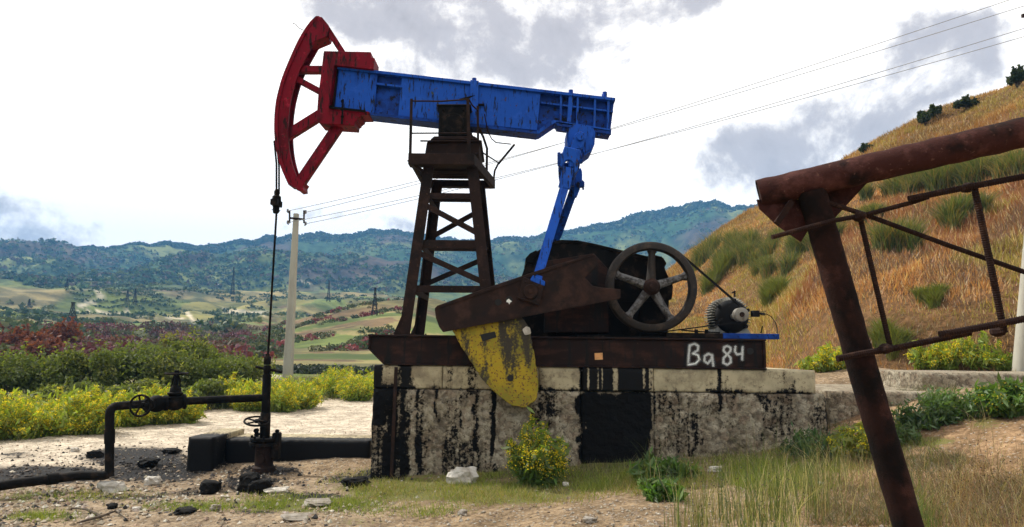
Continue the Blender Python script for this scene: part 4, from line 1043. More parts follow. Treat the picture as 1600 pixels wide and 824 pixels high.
# electric motor
mc = Vector((P(1149, 494, 11.6).x, 11.75, P(1149, 494, 11.6).z)); Rm = 25.5*11.7/FOC
mot = thing('electric_motor', Vector((mc.x, 11.9, zr0+.085)), 'small finned electric motor with pale belt pulley on the blue rails', 'motor')
b = MB(); b.lathe(mc, (0, 1, 0), [(0, Rm*.55), (.02, Rm*.85), (.05, Rm), (.55, Rm), (.6, Rm*.8), (.62, .1)], 28); b.build('motor_body', M['motorblack'], mot, smooth=True)
fin = MB()
for k in range(44):
    a = 2*math.pi*k/44
    if -2.3 < math.atan2(math.sin(a), math.cos(a)) < -.85: continue
    d = Vector((math.cos(a), 0, math.sin(a)))
    fin.bar(mc+d*(Rm+.012)+Vector((0, .07, 0)), mc+d*(Rm+.012)+Vector((0, .52, 0)), .011, .10, d)
fin.build('cooling_fins', M['finmetal'], mot)['kind'] = 'stuff'
b = MB(); b.lathe(mc+Vector((0, -.03, 0)), (0, 1, 0), [(0, .06), (0, Rm*.75), (.03, Rm*.93), (.07, Rm*1.04), (.09, Rm*1.04)], 28)
for k in range(6):
    a = k*math.pi/3+.4; d = Vector((math.cos(a), 0, math.sin(a))); b.cyl(mc+d*Rm*1.02+Vector((0, -.03, 0)), mc+d*Rm*1.02+Vector((0, .08, 0)), .03, 6)
b.build('end_bell', M['motorblack'], mot, smooth=True)
b = MB(); pc2 = Vector((pc_.x, 11.42, pc_.z)); b.lathe(pc2, (0, 1, 0), [(0, .03), (0, .10), (.01, .112), (.03, .112), (.05, .095), (.07, .112), (.09, .095), (.11, .112), (.15, .112)], 28); b.cyl(pc2+Vector((0, .1, 0)), mc+Vector((.0, .0, 0)), .05, 12)
pl = b.build('belt_pulley', M['pale'], mot, smooth=True)
MB().lathe(pc2+Vector((0, -.025, 0)), (0, 1, 0), [(0, .018), (0, .035), (.02, .04), (.03, .04)], 14).build('pulley_hub', M['crank'], pl)
for s_ in (-1, 1):
    b = MB(); z_ = zr0+.087
    b.add([(mc.x+s_*.05, 11.8, z_), (mc.x+s_*.30, 11.8, z_), (mc.x+s_*.30, 11.8, z_+.03), (mc.x+s_*.20, 11.8, z_+.16), (mc.x+s_*.05, 11.8, z_+.16),
           (mc.x+s_*.05, 12.25, z_), (mc.x+s_*.30, 12.25, z_), (mc.x+s_*.30, 12.25, z_+.03), (mc.x+s_*.20, 12.25, z_+.16), (mc.x+s_*.05, 12.25, z_+.16)],
          [(0, 1, 2, 3, 4), (9, 8, 7, 6, 5)]+[(i_, i_+5, (i_+1) % 5+5, (i_+1) % 5) for i_ in range(5)])
    b.build('foot', M['finmetal'], mot)
b = MB(); b.tube([P(1148, 464, 11.9), P(1148, 457, 11.9)], .016, 6); b.tube([P(1144, 458, 11.9), P(1149, 455, 11.9)], .014, 6)
b.build('lifting_eye', M['motorblack'], mot)
b = MB(); b.box(P(1176, 495, 11.7), P(1184, 486, 11.8)); b.tube([P(1186, 490, 11.7), P(1195, 491, 11.7)], .02, 6)
for k in range(6): b.tube([P(1188, 490+k-3, 11.7), P(1188+random.uniform(5, 10), 486+k*1.6, 11.7)], .006, 4)
b.build('terminal_box', M['motorblack'], mot, bevel=.004)
b = MB(); b.tube([P(x, y, 11.7) for x, y in ((1190, 490), (1198, 491), (1205, 495), (1211, 503), (1214, 512), (1214.5, 521))], .007, 6); b.build('cable', M['motorblack'], mot)
# ------------------------------------------------------------------ foundation of concrete slabs on rough blocks
def rough_face(name, x0, x1, z0, z1, Y0, Y1, mat, parent, amp, oilf, res=.03, seed=0, fold=.06):
    nx = max(3, int((x1-x0)/res)); nz = max(3, int((z1-z0)/res))
    gx = np.linspace(x0, x1, nx+1); gz = np.linspace(z0, z1, nz+1)
    GX, GZ = np.meshgrid(gx, gz); GY = np.full(GX.shape, float(Y0))
    n1_ = fbm(GX*3.2, GZ*3.2, o=5, seed=seed); n2_ = fbm(GX*14, GZ*14, o=3, seed=seed+4)
    GY += -(n1_-.45)*amp*2 - np.abs(n2_-.5)*amp*.9
    edge = np.minimum(np.minimum(GX-x0, x1-GX), np.minimum(GZ-z0+9, z1-GZ)); GY += fold*.6*np.exp(-edge/.025)*(.4+n2_)
    jag = (fbm(GX*6, GZ*6, o=3, seed=seed+8)-.5)*amp*.8; GX = GX+jag*np.exp(-np.minimum(GX-x0, x1-GX)/.05)
    # side, top rows folded back to the full depth
    V = [np.stack([GX, GY, GZ], -1)]
    oil = oilf(GX, GZ)
    O = [oil]
    front = V[0].reshape(-1, 3); n = nx+1
    i, j = np.meshgrid(np.arange(nz), np.arange(nx), indexing='ij'); q = (i*n+j).ravel(); F = [np.stack([q, q+1, q+n+1, q+n], 1)]
    ring = np.concatenate([np.arange(0, n), n*np.arange(1, nz+1)+nx, (nz*n+np.arange(nx-1, -1, -1)), n*np.arange(nz-1, 0, -1)])
    b0 = len(front); rp_ = front[ring].copy(); 
    steps = [.10, .3, .6, 1.0]; prev = ring; allv = [front]; allo = [oil.ravel()]; cnt = b0
    for s_ in steps:
        rr2 = rp_.copy(); rr2[:, 1] = Y0+(Y1-Y0)*s_; rr2 += (np.stack([fbm(rr2[:, 1]*3+rr2[:, 0], rr2[:, 2]*3, o=3, seed=seed+k) for k in range(3)], 1)-.5)*amp*.8
        if s_ == 1.0: rr2[:, 1] = Y1
        allv.append(rr2); allo.append(oil.ravel()[ring]*(.8 if s_ < .5 else .4)); cur = np.arange(cnt, cnt+len(ring)); cnt += len(ring)
        F.append(np.stack([prev, cur, np.roll(cur, -1), np.roll(prev, -1)], 1)); prev = cur
    Vv = np.concatenate(allv); oo_ = np.concatenate(allo)
    return fast(name, Vv, np.concatenate(F), mat, parent, np.repeat(oo_[:, None], 3, 1), True)
Xp = lambda px, Y=11.26: P(px, 600, Y).x
fnd = thing('concrete_foundation', Vector((0, 12.6, -.1)), 'long rough concrete foundation streaked with black oil under the pumpjack', 'foundation')
def oil_lower(x, z):
    px = 800+(x/11.26)*FOC+ 4; o = np.zeros(x.shape); n_ = fbm(x*5, z*1.2, o=4, seed=90); px = px + 26*(fbm(x*1.2, z*2.6, o=3, seed=91)-.5)*ss(1.4, .9, z); 
    o = np.maximum(o, ss(624, 606, px+(n_-.5)*14)*np.where(z < .8, .55, .95))
    o = np.maximum(o, .95*ss(904, 916, px+(n_-.5)*26)*ss(1028, 1014, px+(n_-.5)*26)*ss(1.42, 1.30, z+(n_-.5)*.25)*(.72+.5*fbm(x*6, z*1.5, o=3, seed=98)))
    for c, w_, z0, a in ((691, 4, .9, .9), (663, 8, .2, .75), (753, 6, .35, .85), (779, 5, .3, .95), (725, 4, .2, .5), (668, 14, .0, .6), (836, 7, .6, .5), (862, 20, .9, .75), (1128, 5, 1.05, .9), (1080, 20, .9, .35), (1095, 30, .5, .4), (1232, 12, 1., .45), (1060, 14, .2, .45), (640, 16, 0., .7), (620, 22, -.1, .8)):
        o = np.maximum(o, a*np.exp(-((px-c+(n_-.5)*10)/w_)**2)*ss(z0-.1, z0+.15, z)*(.55+.75*fbm(x*7, z*2.2, o=3, seed=92)))
    o = np.maximum(o, .75*ss(.30, .05, z+(px-583)/800)*ss(720, 640, px)); 
    o = np.maximum(o, .50*ss(.42, .62, fbm(x*2.2, z*2.2, o=5, seed=77)))
    o = np.maximum(o, .6*ss(1.30, 1.38, z)*(n_ > .5))
    return o
def oil_upper(x, z):
    px = 800+(x/11.26)*FOC+4; o = np.zeros(x.shape); n_ = fbm(x*5, z*3, o=4, seed=95)
    o = np.maximum(o, ss(614, 600, px+(n_-.5)*8)); o = np.maximum(o, .75*np.exp(-((px-641)/16)**2)); o = np.maximum(o, .5*np.exp(-((px-712)/9)**2)); o = np.maximum(o, .55*np.exp(-((px-745)/14)**2))
    blk = ss(905, 914, px+(n_-.5)*16)*ss(1026, 1016, px+(n_-.5)*16); gap = np.exp(-((px-924)/2.2)**2)+np.exp(-((px-938)/2.2)**2)+np.exp(-((px-946)/1.5)**2)+np.exp(-((px-966)/5)**2)+np.exp(-((px-1010)/2.6)**2)*1.1+np.exp(-((px-1019)/2)**2)
    o = np.maximum(o, blk*(1-.75*np.clip(gap, 0, 1))); o = np.maximum(o, .8*np.exp(-((px-1127)/4)**2)); o = np.maximum(o, .12+.30*ss(zs+.10, zs, z)+.28*ss(.45, .65, fbm(x*2.5, z*4, o=4, seed=96)))
    return o
zs = ZB-.355
for k, (a, c) in enumerate(((583, 908), (908, 1022), (1022, 1290))):
    rough_face('block', Xp(a)+.006, Xp(c)-.006, -.35, zs-.012, 11.25, 15.0, M['conc_rough'], fnd, .055 if k != 1 else .02, oil_lower, .028, 40+k)
for k, (a, c) in enumerate(((583, 691), (691, 842), (842, 909.5), (909.5, 1021), (1021, 1126), (1126, 1275))):
    rough_face('slab', Xp(a)+.005, Xp(c)-.005, zs, ZB-.002, 11.262-(.02 if k == 3 else 0), 15.0, M['conc_slab'], fnd, .007, oil_upper, .03, 60+k, .03)
    # top faces of the slabs
    MB().box((Xp(a)+.005, 11.30, ZB-.06), (Xp(c)-.005, 14.98, ZB-.008)).build('slab_top', M['slab_top'], fnd)
for k, (a, c) in enumerate(((583, 908), (908, 1022), (1022, 1290))):
    MB().box((Xp(a)+.02, 11.32, zs-.09), (Xp(c)-.02, 14.97, zs-.02)).build('block_top', M['slab_top'], fnd)
MB().bar((Xp(617), 11.215, .02), (Xp(619), 11.21, ZB-.03), .05, .03).build('drain_strip', M['crank'], fnd)

# low concrete blocks to the right
lw = thing('low_concrete_block', Vector((6, 12.4, .6)), 'low flat-topped concrete block to the right of the foundation, ferns at its foot', 'concrete block')
x0 = Xp(1291, 11.7); x1 = P(1484, 620, 11.9).x; zt1 = P(1385, 612.5, 11.7).z
rough_face('block_body', x0, x1, .2, zt1, 11.62, 14.6, M['conc_rough'], lw, .02, lambda x, z: .15+.2*ss(.5, .7, fbm(x*2, z*2, o=3, seed=3)), .04, 81)
MB().box((x0+.03, 11.68, zt1-.06), (x1-.03, 14.55, zt1-.004)).build('block_top', M['slab_top'], lw)
lw2 = thing('concrete_slab', Vector((9.6, 14.2, 1.2)), 'long pale concrete slab in front of the leaning pole on the right', 'concrete slab')
x0 = P(1440, 600, 13.2).x; x1 = x0+4.5; zt2 = P(1520, 583.5, 13.2).z
rough_face('slab_body', x0, x1, .9, zt2, 13.2, 15.6, M['conc_rough'], lw2, .02, lambda x, z: x*0+.12, .05, 84)
MB().box((x0+.03, 13.26, zt2-.06), (x1-.03, 15.55, zt2-.004)).build('slab_top', M['slab_top'], lw2)

# ------------------------------------------------------------------ wellhead
wx = lambda px, py: P(px, py, Yw)
wh = thing('wellhead', Vector((wx(414, 735).x, Yw, float(H(wx(414, 735).x, Yw)))), 'black oily wellhead standing under the horse head', 'wellhead')
def col_(y0, y1, r, name, mat='oilblack', xa=None, n=16, par=wh, prof=None):
    xx = lambda y: 418 - (y-560)*.035
    b = MB(); b.lathe(wx(xx(y0), y0), wx(xx(y1), y1)-wx(xx(y0), y0), [(0, r*.9)]+[(.012, r), ((y1-y0)*Yw/FOC-.012, r), ((y1-y0)*Yw/FOC, r*.9)], n)
    return b.build(name, M[mat], par, smooth=True)
col_(557, 570, .060, 'stuffing_box'); col_(571, 585, .062, 'gland'); col_(553, 558, .035, 'gland_nut')
MB().tube([wx(399.5, 573.5), wx(418, 577), wx(440, 581.5)], .022, 8).build('tee_handle', M['oilblack'], wh)
col_(585, 646, .072, 'riser'); col_(645, 686, .085, 'tubing_spool'); 
cc = wx(408, 657)+Vector((-.02, -.14, 0)); ax = Vector((.1, -.28, 1)).normalized()
def wheel_geo(c, axis, R, r, ns=5, n=28):
    b = MB(); axis = Vector(axis).normalized(); a = axis.cross(Vector((.21, .1, .5))).normalized(); d = axis.cross(a)
    pts = [Vector(c)+(a*math.cos(2*math.pi*k/n)+d*math.sin(2*math.pi*k/n))*R for k in range(n+1)]
    b.tube(pts, r, 6, False)
    for k in range(ns):
        q_ = 2*math.pi*k/ns+.3; b.bar(Vector(c), Vector(c)+(a*math.cos(q_)+d*math.sin(q_))*R, r*1.5, r, axis)
    b.cyl(Vector(c)-axis*r*1.4, Vector(c)+axis*r*1.4, R*.2, 10); return b
hw = wheel_geo(cc, ax, .20, .018).build('handwheel', M['oilblack'], wh)
MB().cyl(cc, cc+Vector((.05, .1, -.02)), .03).build('valve_stem', M['oilblack'], wh)
for k, (px_, py_) in enumerate(((404, 672), (405, 678))): MB().lathe(wx(px_, py_)+Vector((0, -.08, 0)), (0, -1, 0), [(0, .04), (.06, .04)], 8).build('plug', M['oilblack'], wh)
b = MB(); p_ = wx(415, 684); b.lathe(p_, (0, 0, -1), [(0, .12), (0, .25), (.045, .25), (.05, .2), (.07, .2), (.072, .26), (.12, .26), (.12, .12)], 24)
for k in range(8):
    a = k*math.pi/4+.2; b.cyl(p_+Vector((math.cos(a)*.22, math.sin(a)*.22, .04)), p_+Vector((math.cos(a)*.22, math.sin(a)*.22, -.16)), .022, 6)
b.build('flange', M['oilblack'], wh)
b = MB(); p_ = wx(414, 694); b.lathe(p_, (0, 0, -1), [(0, .16), (.05, .15), (.35, .15), (.38, .19), (.6, .2)], 20); b.cyl(p_+Vector((0, -.1, -.22)), p_+Vector((0, -.19, -.22)), .065, 12)
b.build('casing_head', M['rust'], wh, smooth=True)
b = MB(); q_ = wx(434, 685)+Vector((0, -.05, 0)); b.box(q_+Vector((-.06, -.08, -.33)), q_+Vector((.06, .08, .10))); b.cyl(q_+Vector((0, 0, .1)), q_+Vector((0, 0, .15)), .04, 8); b.lathe(q_+Vector((0, -.08, -.1)), (0, -1, 0), [(0, .05), (.05, .04)], 8)
b.build('side_valve', M['oilblack'], wh, bevel=.015)

# ------------------------------------------------------------------ flow line
def z7(x, y, Y): return P(x/2.667, 520+y/2.667, Y)
flp = thing('flow_line', Vector((z7(456, 600, 10.8).x, 10.8, 0.)), 'black oil pipe with two valves running from the wellhead down to the ground', 'pipe')
b = MB(); bend = []
A_ = z7(560, 300, 11.25); B_ = z7(500, 305, 11.0); C_ = z7(457, 345, 10.85)
for k in range(9):
    t_ = k/8; bend.append((B_*(1-t_)**2+z7(457, 304, 10.85)*2*t_*(1-t_)+C_*t_*t_))
b.tube([z7(1092, 272, 12.38), z7(930, 278, 12.0), z7(760, 286, 11.65), z7(690, 290, 11.5), A_]+bend+[z7(456, 600, 10.82)], .063, 14)
pipe = b.build('pipe', M['oilblack'], flp, smooth=True)
MB().cyl(z7(457, 404, 10.85), z7(456.5, 462, 10.84), .073).build('sleeve', M['oilblack'], flp, smooth=True)
b = MB(); b.tube([z7(452, 590, 10.82), z7(430, 596, 10.78), z7(330, 596, 10.7), z7(200, 612, 10.4), z7(90, 625, 10.2), z7(-60, 648, 9.9), z7(-300, 690, 9.4)], .066, 12); b.build('ground_pipe', M['oilblack'], flp, smooth=True)
b = MB(); b.cyl(z7(195, 612, 10.39), z7(240, 606, 10.5), .082); b.build('sleeve', M['oilblack'], flp, smooth=True)
# gate valve with the wheel facing the viewer
b = MB(); vc = z7(640, 297, 11.38); dx_ = (z7(690, 290, 11.5)-A_).normalized()
b.lathe(vc-dx_*.1, dx_, [(-.02, .06), (-.02, .12), (.02, .12), (.02, .09), (.1, .13), (.18, .13), (.26, .09), (.26, .12), (.30, .12), (.30, .06)], 18)
b.cyl(vc, vc+Vector((-.02, -.34, 0)), .045, 12); b.cyl(vc+Vector((0, -.1, 0)), vc+Vector((0, -.16, 0)), .085, 12)
v1 = b.build('gate_valve', M['oilblack'], flp, smooth=True)
wheel_geo(vc+Vector((-.02, -.36, -.0)), (0.06, -1, .03), .155, .017, 5).build('handwheel', M['oilblack'], v1)
b = MB(); vc = z7(728, 290, 11.58)
b.lathe(vc-dx_*.14, dx_, [(-.02, .06), (-.02, .12), (.02, .12), (.02, .09), (.1, .13), (.18, .13), (.26, .09), (.26, .12), (.30, .12), (.30, .06)], 18)
b.lathe(vc, (0, 0, 1), [(0, .13), (.08, .13), (.10, .09), (.13, .12), (.15, .12), (.16, .09), (.22, .085), (.27, .04), (.5, .035)], 16)
for s_ in (-1, 1): b.tube([vc+Vector((s_*.07, 0, .24)), vc+Vector((s_*.055, 0, .36)), vc+Vector((s_*.02, 0, .45))], .014, 6)
v2 = b.build('gate_valve', M['oilblack'], flp, smooth=True)
wheel_geo(Vector((vc.x, vc.y, z7(728, 170, 11.58).z)), (0.0, -.03, 1), .162, .017, 5).build('handwheel', M['oilblack'], v2)
MB().tube([z7(1022, 276, 12.2), z7(1021, 330, 12.2)], .004, 4).build('hanging_drip', M['oilblack'], flp)

# oil-soaked cellar slab behind the wellhead
cs = thing('cellar_slab', Vector((-4, 13.6, 0)), 'flat concrete slab with oil-black sides behind the wellhead', 'concrete slab')
za = P(430, 687.5, 13.).z
def ol(x, z): return np.where(z < za+.5, .92, .92)*np.ones(x.shape)
xs0 = P(352, 690, 13.).x; xs1 = P(578, 690, 13.).x
rough_face('slab_body', xs0, xs1, -.15, za, 13.0, 13.9, M['conc_slab'], cs, .012, ol, .04, 22)
MB().box((xs0+.02, 13.05, za-.05), (xs1-.02, 13.87, za-.006)).build('slab_top', M['slab_oily'], cs)
x2 = P(293, 690, 12.45).x; x3 = P(352, 690, 12.45).x
rough_face('raised_end', x2, xs0+.001, -.5, P(320, 684, 12.45).z, 12.45, 13.9, M['conc_slab'], cs, .015, ol, .04, 24)
MB().box((x2+.02, 12.50, P(320, 684, 12.45).z-.05), (xs0-.02, 13.87, P(320, 684, 12.45).z-.006)).build('end_top', M['slab_oily'], cs)

# ------------------------------------------------------------------ concrete utility poles and wires
Yp = 31.0
pb = at(451.5, Yp)
ptop = P(463, 334, Yp)
pole = thing('utility_pole', pb, 'slim concrete electric pole with insulators behind the wellhead', 'pole')
b = MB(); b.add([pb+Vector((x*.19, y*.19, -.3)) for x, y in ((-1, -1), (1, -1), (1, 1), (-1, 1))]+[ptop+Vector((x*.10, y*.10, 0)) for x, y in ((-1, -1), (1, -1), (1, 1), (-1, 1))],
      [(3, 2, 1, 0), (4, 5, 6, 7), (0, 1, 5, 4), (1, 2, 6, 5), (2, 3, 7, 6), (3, 0, 4, 7)])
b.build('shaft', M['poleconc'], pole, bevel=.02)
b = MB(); ca = P(454, 341, Yp-.15); cb = P(475, 343, Yp-.15); b.bar(ca, cb, .08, .06)
for q_, yy in ((452.5, 0), (475, 0)):
    b.bar(P(q_, 329, Yp-.15), P(q_, 349, Yp-.15), .06, .06)
b.build('crossarm', M['rust'], pole)
ins = []
for q_, yy in ((449.5, 330), (449.5, 348), (477.5, 332), (477.5, 350)):
    c_ = P(q_, yy, Yp-.15); b = MB(); b.tube([c_+Vector((0, 0, -.05)), c_+Vector((0, 0, .09))], [.05, .04], 8); b.tube([c_+Vector((.06 if q_ < 460 else -.06, 0, -.08)), c_+Vector((0, 0, -.06))], .02, 6)
    b.build('insulator', M['insul'], pole); ins.append(c_)
# leaning pole at the right edge, its top out of the picture
p2b = P(1594, 579, 16.0); p2t = p2b+Vector((1.35, 0, 8.6))
pole2 = thing('utility_pole', p2b, 'base of a pale leaning concrete pole at the right edge behind the slab', 'pole')
b = MB(); b.tube([p2b-Vector((.08, 0, .5)), p2t], [.155, .11], 12); b.build('shaft', M['poleconc'], pole2, smooth=True)
b = MB(); b.bar(p2t+Vector((-.6, .14, -.3)), p2t+Vector((.6, .14, -.3)), .08, .06); b.build('crossarm', M['rust'], pole2)
ends = [P(1602, -9, 15.5), P(1602, 9, 15.5), P(1602, 44, 15.5), P(1602, 57, 15.5)]
mids = [P(975, 196, 23), P(975, 207, 23), P(940, 248, 23.5), P(938, 249.5, 23.5)]
lab = ['uppermost thin overhead wire crossing the sky at the right', 'second thin overhead wire from the top', 'thin overhead wire just above the lowest one', 'lowest thin overhead wire reaching the left pole']
src = [ins[2], ins[0], ins[3], ins[1]]
for k in range(4):
    # a sagging span from the left pole to beyond the frame, through the measured middle
    a, e = src[k], ends[k]; e2 = e+(e-mids[k])*.06
    pts = []
    for q_ in range(41):
        t_ = q_/40; p_ = a.lerp(e2, t_)
        sag = 4*t_*(1-t_)*.30; p_.z -= sag; pts.append(p_)
    o = MB().tube(pts, [.012-.005*k_/40 for k_ in range(41)], 6).build('overhead_wire', M['wire']); tag(o, lab[k], 'wire', 'overhead wires between the poles')

# ------------------------------------------------------------------ rusty pipe frame in the near right
Yg = 3.9
fr = thing('pipe_frame', Vector((P(1440, 824, Yg).x+.05, Yg, float(H(2.7, 3.9)))), 'rusty pipe frame with ribbed steel rods close by at the right', 'frame')
pa = P(1186, 303, 4.0); pe = P(1600, 207, 3.62); pe2 = pe+(pe-pa)*.45
b = MB(); d_ = (pe2-pa); n_ = 40; pts = [pa+d_*(k/n_)+Vector((0, 0, .002*math.sin(k*1.7))) for k in range(n_+1)]
b.tube(pts, [.079+.0012*math.sin(k*2.1) for k in range(n_+1)], 28, False)
# open near end: inner wall
b.tube([pa+d_*.002, pa+d_*.2], .070, 28, True)
dn = d_.normalized(); ua = dn.cross(Vector((0, 0, 1))).normalized(); ub = ua.cross(dn)
bi = len(b.v)
for rr3 in (.079, .070):
    for k in range(28): b.v.append(pa-dn*.0+(ua*math.cos(2*math.pi*k/28)+ub*math.sin(2*math.pi*k/28))*rr3)
for k in range(28): b.f.append((bi+k, bi+(k+1) % 28, bi+28+(k+1) % 28, bi+28+k))
b.build('top_pipe', M['framerust'], fr, smooth=True)
b = MB(); q0 = P(1268, 300, Yg+.02); q1 = P(1424, 840, Yg+.02); q2 = q0+(q1-q0)*1.38
n_ = 60; pts = [q0.lerp(q2, k/n_) for k in range(n_+1)]
rs_ = [.076+.004*(vn(k*.9, 0.0, seed=3)-.5)+.003*(vn(k*2.3, 4., seed=5)-.5) for k in range(n_+1)]
b.tube(pts, rs_, 20); b.build('post', M['postrust'], fr, smooth=True)
gm = M['framerust']
MB().prism(PP([(1183, 312), (1272, 312), (1272, 345), (1252, 378), (1216, 353), (1187, 326)], 3.97), .012).build('gusset_plate', gm, fr)
MB().prism(PP([(1262, 312), (1300, 290), (1357, 284), (1298, 348), (1284, 378), (1262, 350)], 3.95), .012).build('gusset_plate', gm, fr)
def rod(name, pts, r, par=fr):
    P_ = [P(*p) for p in pts]; out_ = []; rs2 = []
    for a, c in zip(P_[:-1], P_[1:]):
        n2 = max(2, int((c-a).length/.006))
        for k in range(n2): out_.append(a.lerp(c, k/n2)); rs2.append(r*(1.0 if len(out_) % 2 else .86))
    out_.append(P_[-1]); rs2.append(r)
    return MB().tube(out_, rs2, 8).build(name, M['rebar'], par)
Yo = 3.80
rod('rod', [(1206, 371, Yo), (1300, 345.5, Yo), (1350, 336.5, Yo), (1427, 316, Yo-.05), (1450, 308, Yo-.05)], .0135)
rod('rod', [(1420, 311, Yo-.07), (1510, 293, Yo-.1), (1600, 276, Yo-.15), (1750, 246, Yo-.2)], .018)
rod('rod', [(1308, 561, Yo), (1345, 553, Yo), (1400, 544, Yo), (1516, 520, Yo-.05)], .018)
rod('rod', [(1468, 523, Yo-.08), (1520, 514, Yo-.1), (1600, 498.5, Yo-.13), (1750, 470, Yo-.2)], .019)
rod('rod', [(1343, 336, Yo+.03), (1367, 440, Yo+.03), (1392, 547, Yo+.03)], .0155)
rod('rod', [(1521, 287, Yo-.08), (1545, 400, Yo-.08), (1569, 520, Yo-.08)], .0185)
rod('rod', [(1290, 316, Yo+.08), (1350, 335, Yo+.03), (1480, 383, Yo+.02), (1600, 425, Yo-.04), (1740, 474, Yo-.1)], .0145)
b = MB(); b.bar(P(1213, 350, 3.9), P(1237, 315, 3.9), .03, .03); b.build('stub_rod', M['rebar'], fr)
b = MB()
for x, y in ((1350, 336), (1521, 290), (1569, 518), (1391, 545)):
    b = MB(); b.lathe(P(x, y, Yo-.06), (0, 1, 0), [(0, .008), (.01, .02), (.05, .03), (.09, .02)], 8); b.build('weld', M['rebar'], fr)

# ------------------------------------------------------------------ stones
def rock(name, px, py, wpx, hpx, mat, label, cat='stone', seed=0, flat=1., Y=None, group=None, par=None):
    base = cast(px, py) if Y is None else at(px, Y)
    W = wpx*base.y/FOC; Hh = hpx*base.y/FOC
    bm = bmesh.new(); bmesh.ops.create_icosphere(bm, subdivisions=3, radius=1)
    for v in bm.verts:
        c = v.co.copy()
        # squarish, fractured
        c = Vector([math.copysign(abs(q_)**.62, q_) for q_ in c])
        n_ = float(fbm(c.x*1.3+seed, c.y*1.3, c.z*1.3, o=4, seed=seed))-.5; n3 = float(vn(c.x*4+seed, c.y*4, c.z*4, seed=seed+2))-.5
        c *= 1+n_*1.15+n3*.22
        v.co = Vector((c.x*W*.45, c.y*W*.36, c.z*Hh*.5+Hh*.36))
    me = bpy.data.meshes.new(name); bm.to_mesh(me); bm.free(); me.materials.append(mat)
    o = bpy.data.objects.new(name, me); COL.objects.link(o); o.location = base; o.rotation_euler[2] = seed*.7 % .6-.3
    return tag(o, label, cat, group)
rock('stone', 721, 754, 46, 27, M['stone_white'], 'pale boulder with oil stains in the grass before the foundation', seed=1)
rock('stone', 176, 768, 40, 17, M['stone_white'], 'flat white stone beside the foot of the oil pipe', seed=2)
rock('stone', 238, 757, 22, 13, M['stone_white'], 'white stone on the rubble between the pipe and the wellhead', seed=3)
rock('stone', 388, 768, 32, 28, M['stone_black'], 'left and taller of the two oil-black lumps before the wellhead', seed=4)
rock('stone', 405, 771, 34, 22, M['stone_black'], 'right and lower of the two oil-black lumps before the wellhead', seed=5)
rock('stone', 148, 715, 22, 12, M['stone_black'], 'black lump on the track left of the upright pipe', seed=6)
rock('stone', 117, 706, 13, 7, M['stone_white'], 'small white stone on the track at the left', seed=7)
rock('stone', 231, 729, 30, 13, M['stone_black'], 'oil-black lump lying right of the upright pipe', seed=8)
rock('stone', 267, 708, 26, 7, M['stone_black'], 'low black lump on the track before the slab', seed=9)
rock('stone', 432, 770, 36, 8, M['stone_white'], 'flat white stone right of the black lumps', seed=10)
rock('stone', 554, 760, 42, 15, M['stone_black'], 'broken oily slab piece left of the foundation corner', seed=11)
rock('stone', 330, 770, 34, 20, M['stone_black'], 'jagged black lump left of the pair before the wellhead', seed=12)
rock('stone', 723, 806, 16, 9, M['stone_grey'], 'rounded tan stone in the grass at the bottom centre', seed=13)
rock('stone', 922, 818, 20, 9, M['stone_grey'], 'flat grey stone at the bottom edge right of centre', seed=14)
rock('stone', 884, 761, 10, 6, M['stone_white'], 'small white stone right of the flowering plant', seed=15)
rock('stone', 1117, 738, 20, 9, M['stone_white'], 'white stone in the grass behind the tall reeds', seed=16)
rock('stone', 1282, 760, 10, 6, M['stone_white'], 'small white stone among the reeds', seed=17)
rock('stone', 174, 796, 15, 9, M['stone_black'], 'small black stone near the bottom left corner', seed=18)
rock('stone', 213, 798, 12, 6, M['stone_white'], 'small white stone near the fallen branch', seed=19)
rock('stone', 337, 797, 15, 9, M['stone_grey'], 'grey stone on the dirt near the bottom left', seed=20)
rock('stone', 463, 812, 44, 8, M['stone_grey'], 'dark flat stone with a pale tip near the bottom left of centre', seed=21)
rock('stone', 498, 790, 46, 9, M['stone_grey'], 'long grey flake of stone on the dark dirt left of the grass', seed=22)
rock('stone', 290, 802, 34, 8, M['stone_black'], 'flat black stone near the bottom left of the grass', seed=23)
rock('stone', 1455, 579.5, 14, 6, M['stone_white'], 'small stone lying on the long pale slab', seed=24, Y=13.6)
# fallen branch
b = MB(); b.tube([cast(108, 797)+Vector((0, 0, .02)), cast(135, 803)+Vector((0, 0, .05)), cast(158, 812)+Vector((0, 0, .03)), cast(120, 822)+Vector((0, 0, .02))], [.008, .014, .018, .010], 6)
b.tube([cast(158, 812)+Vector((0, 0, .03)), cast(180, 806)+Vector((0, 0, .05)), cast(200, 817)+Vector((0, 0, .02))], [.016, .012, .006], 6)
tag(b.build('fallen_branch', M['bark']), 'thin dead branch lying in the bottom left corner', 'branch')

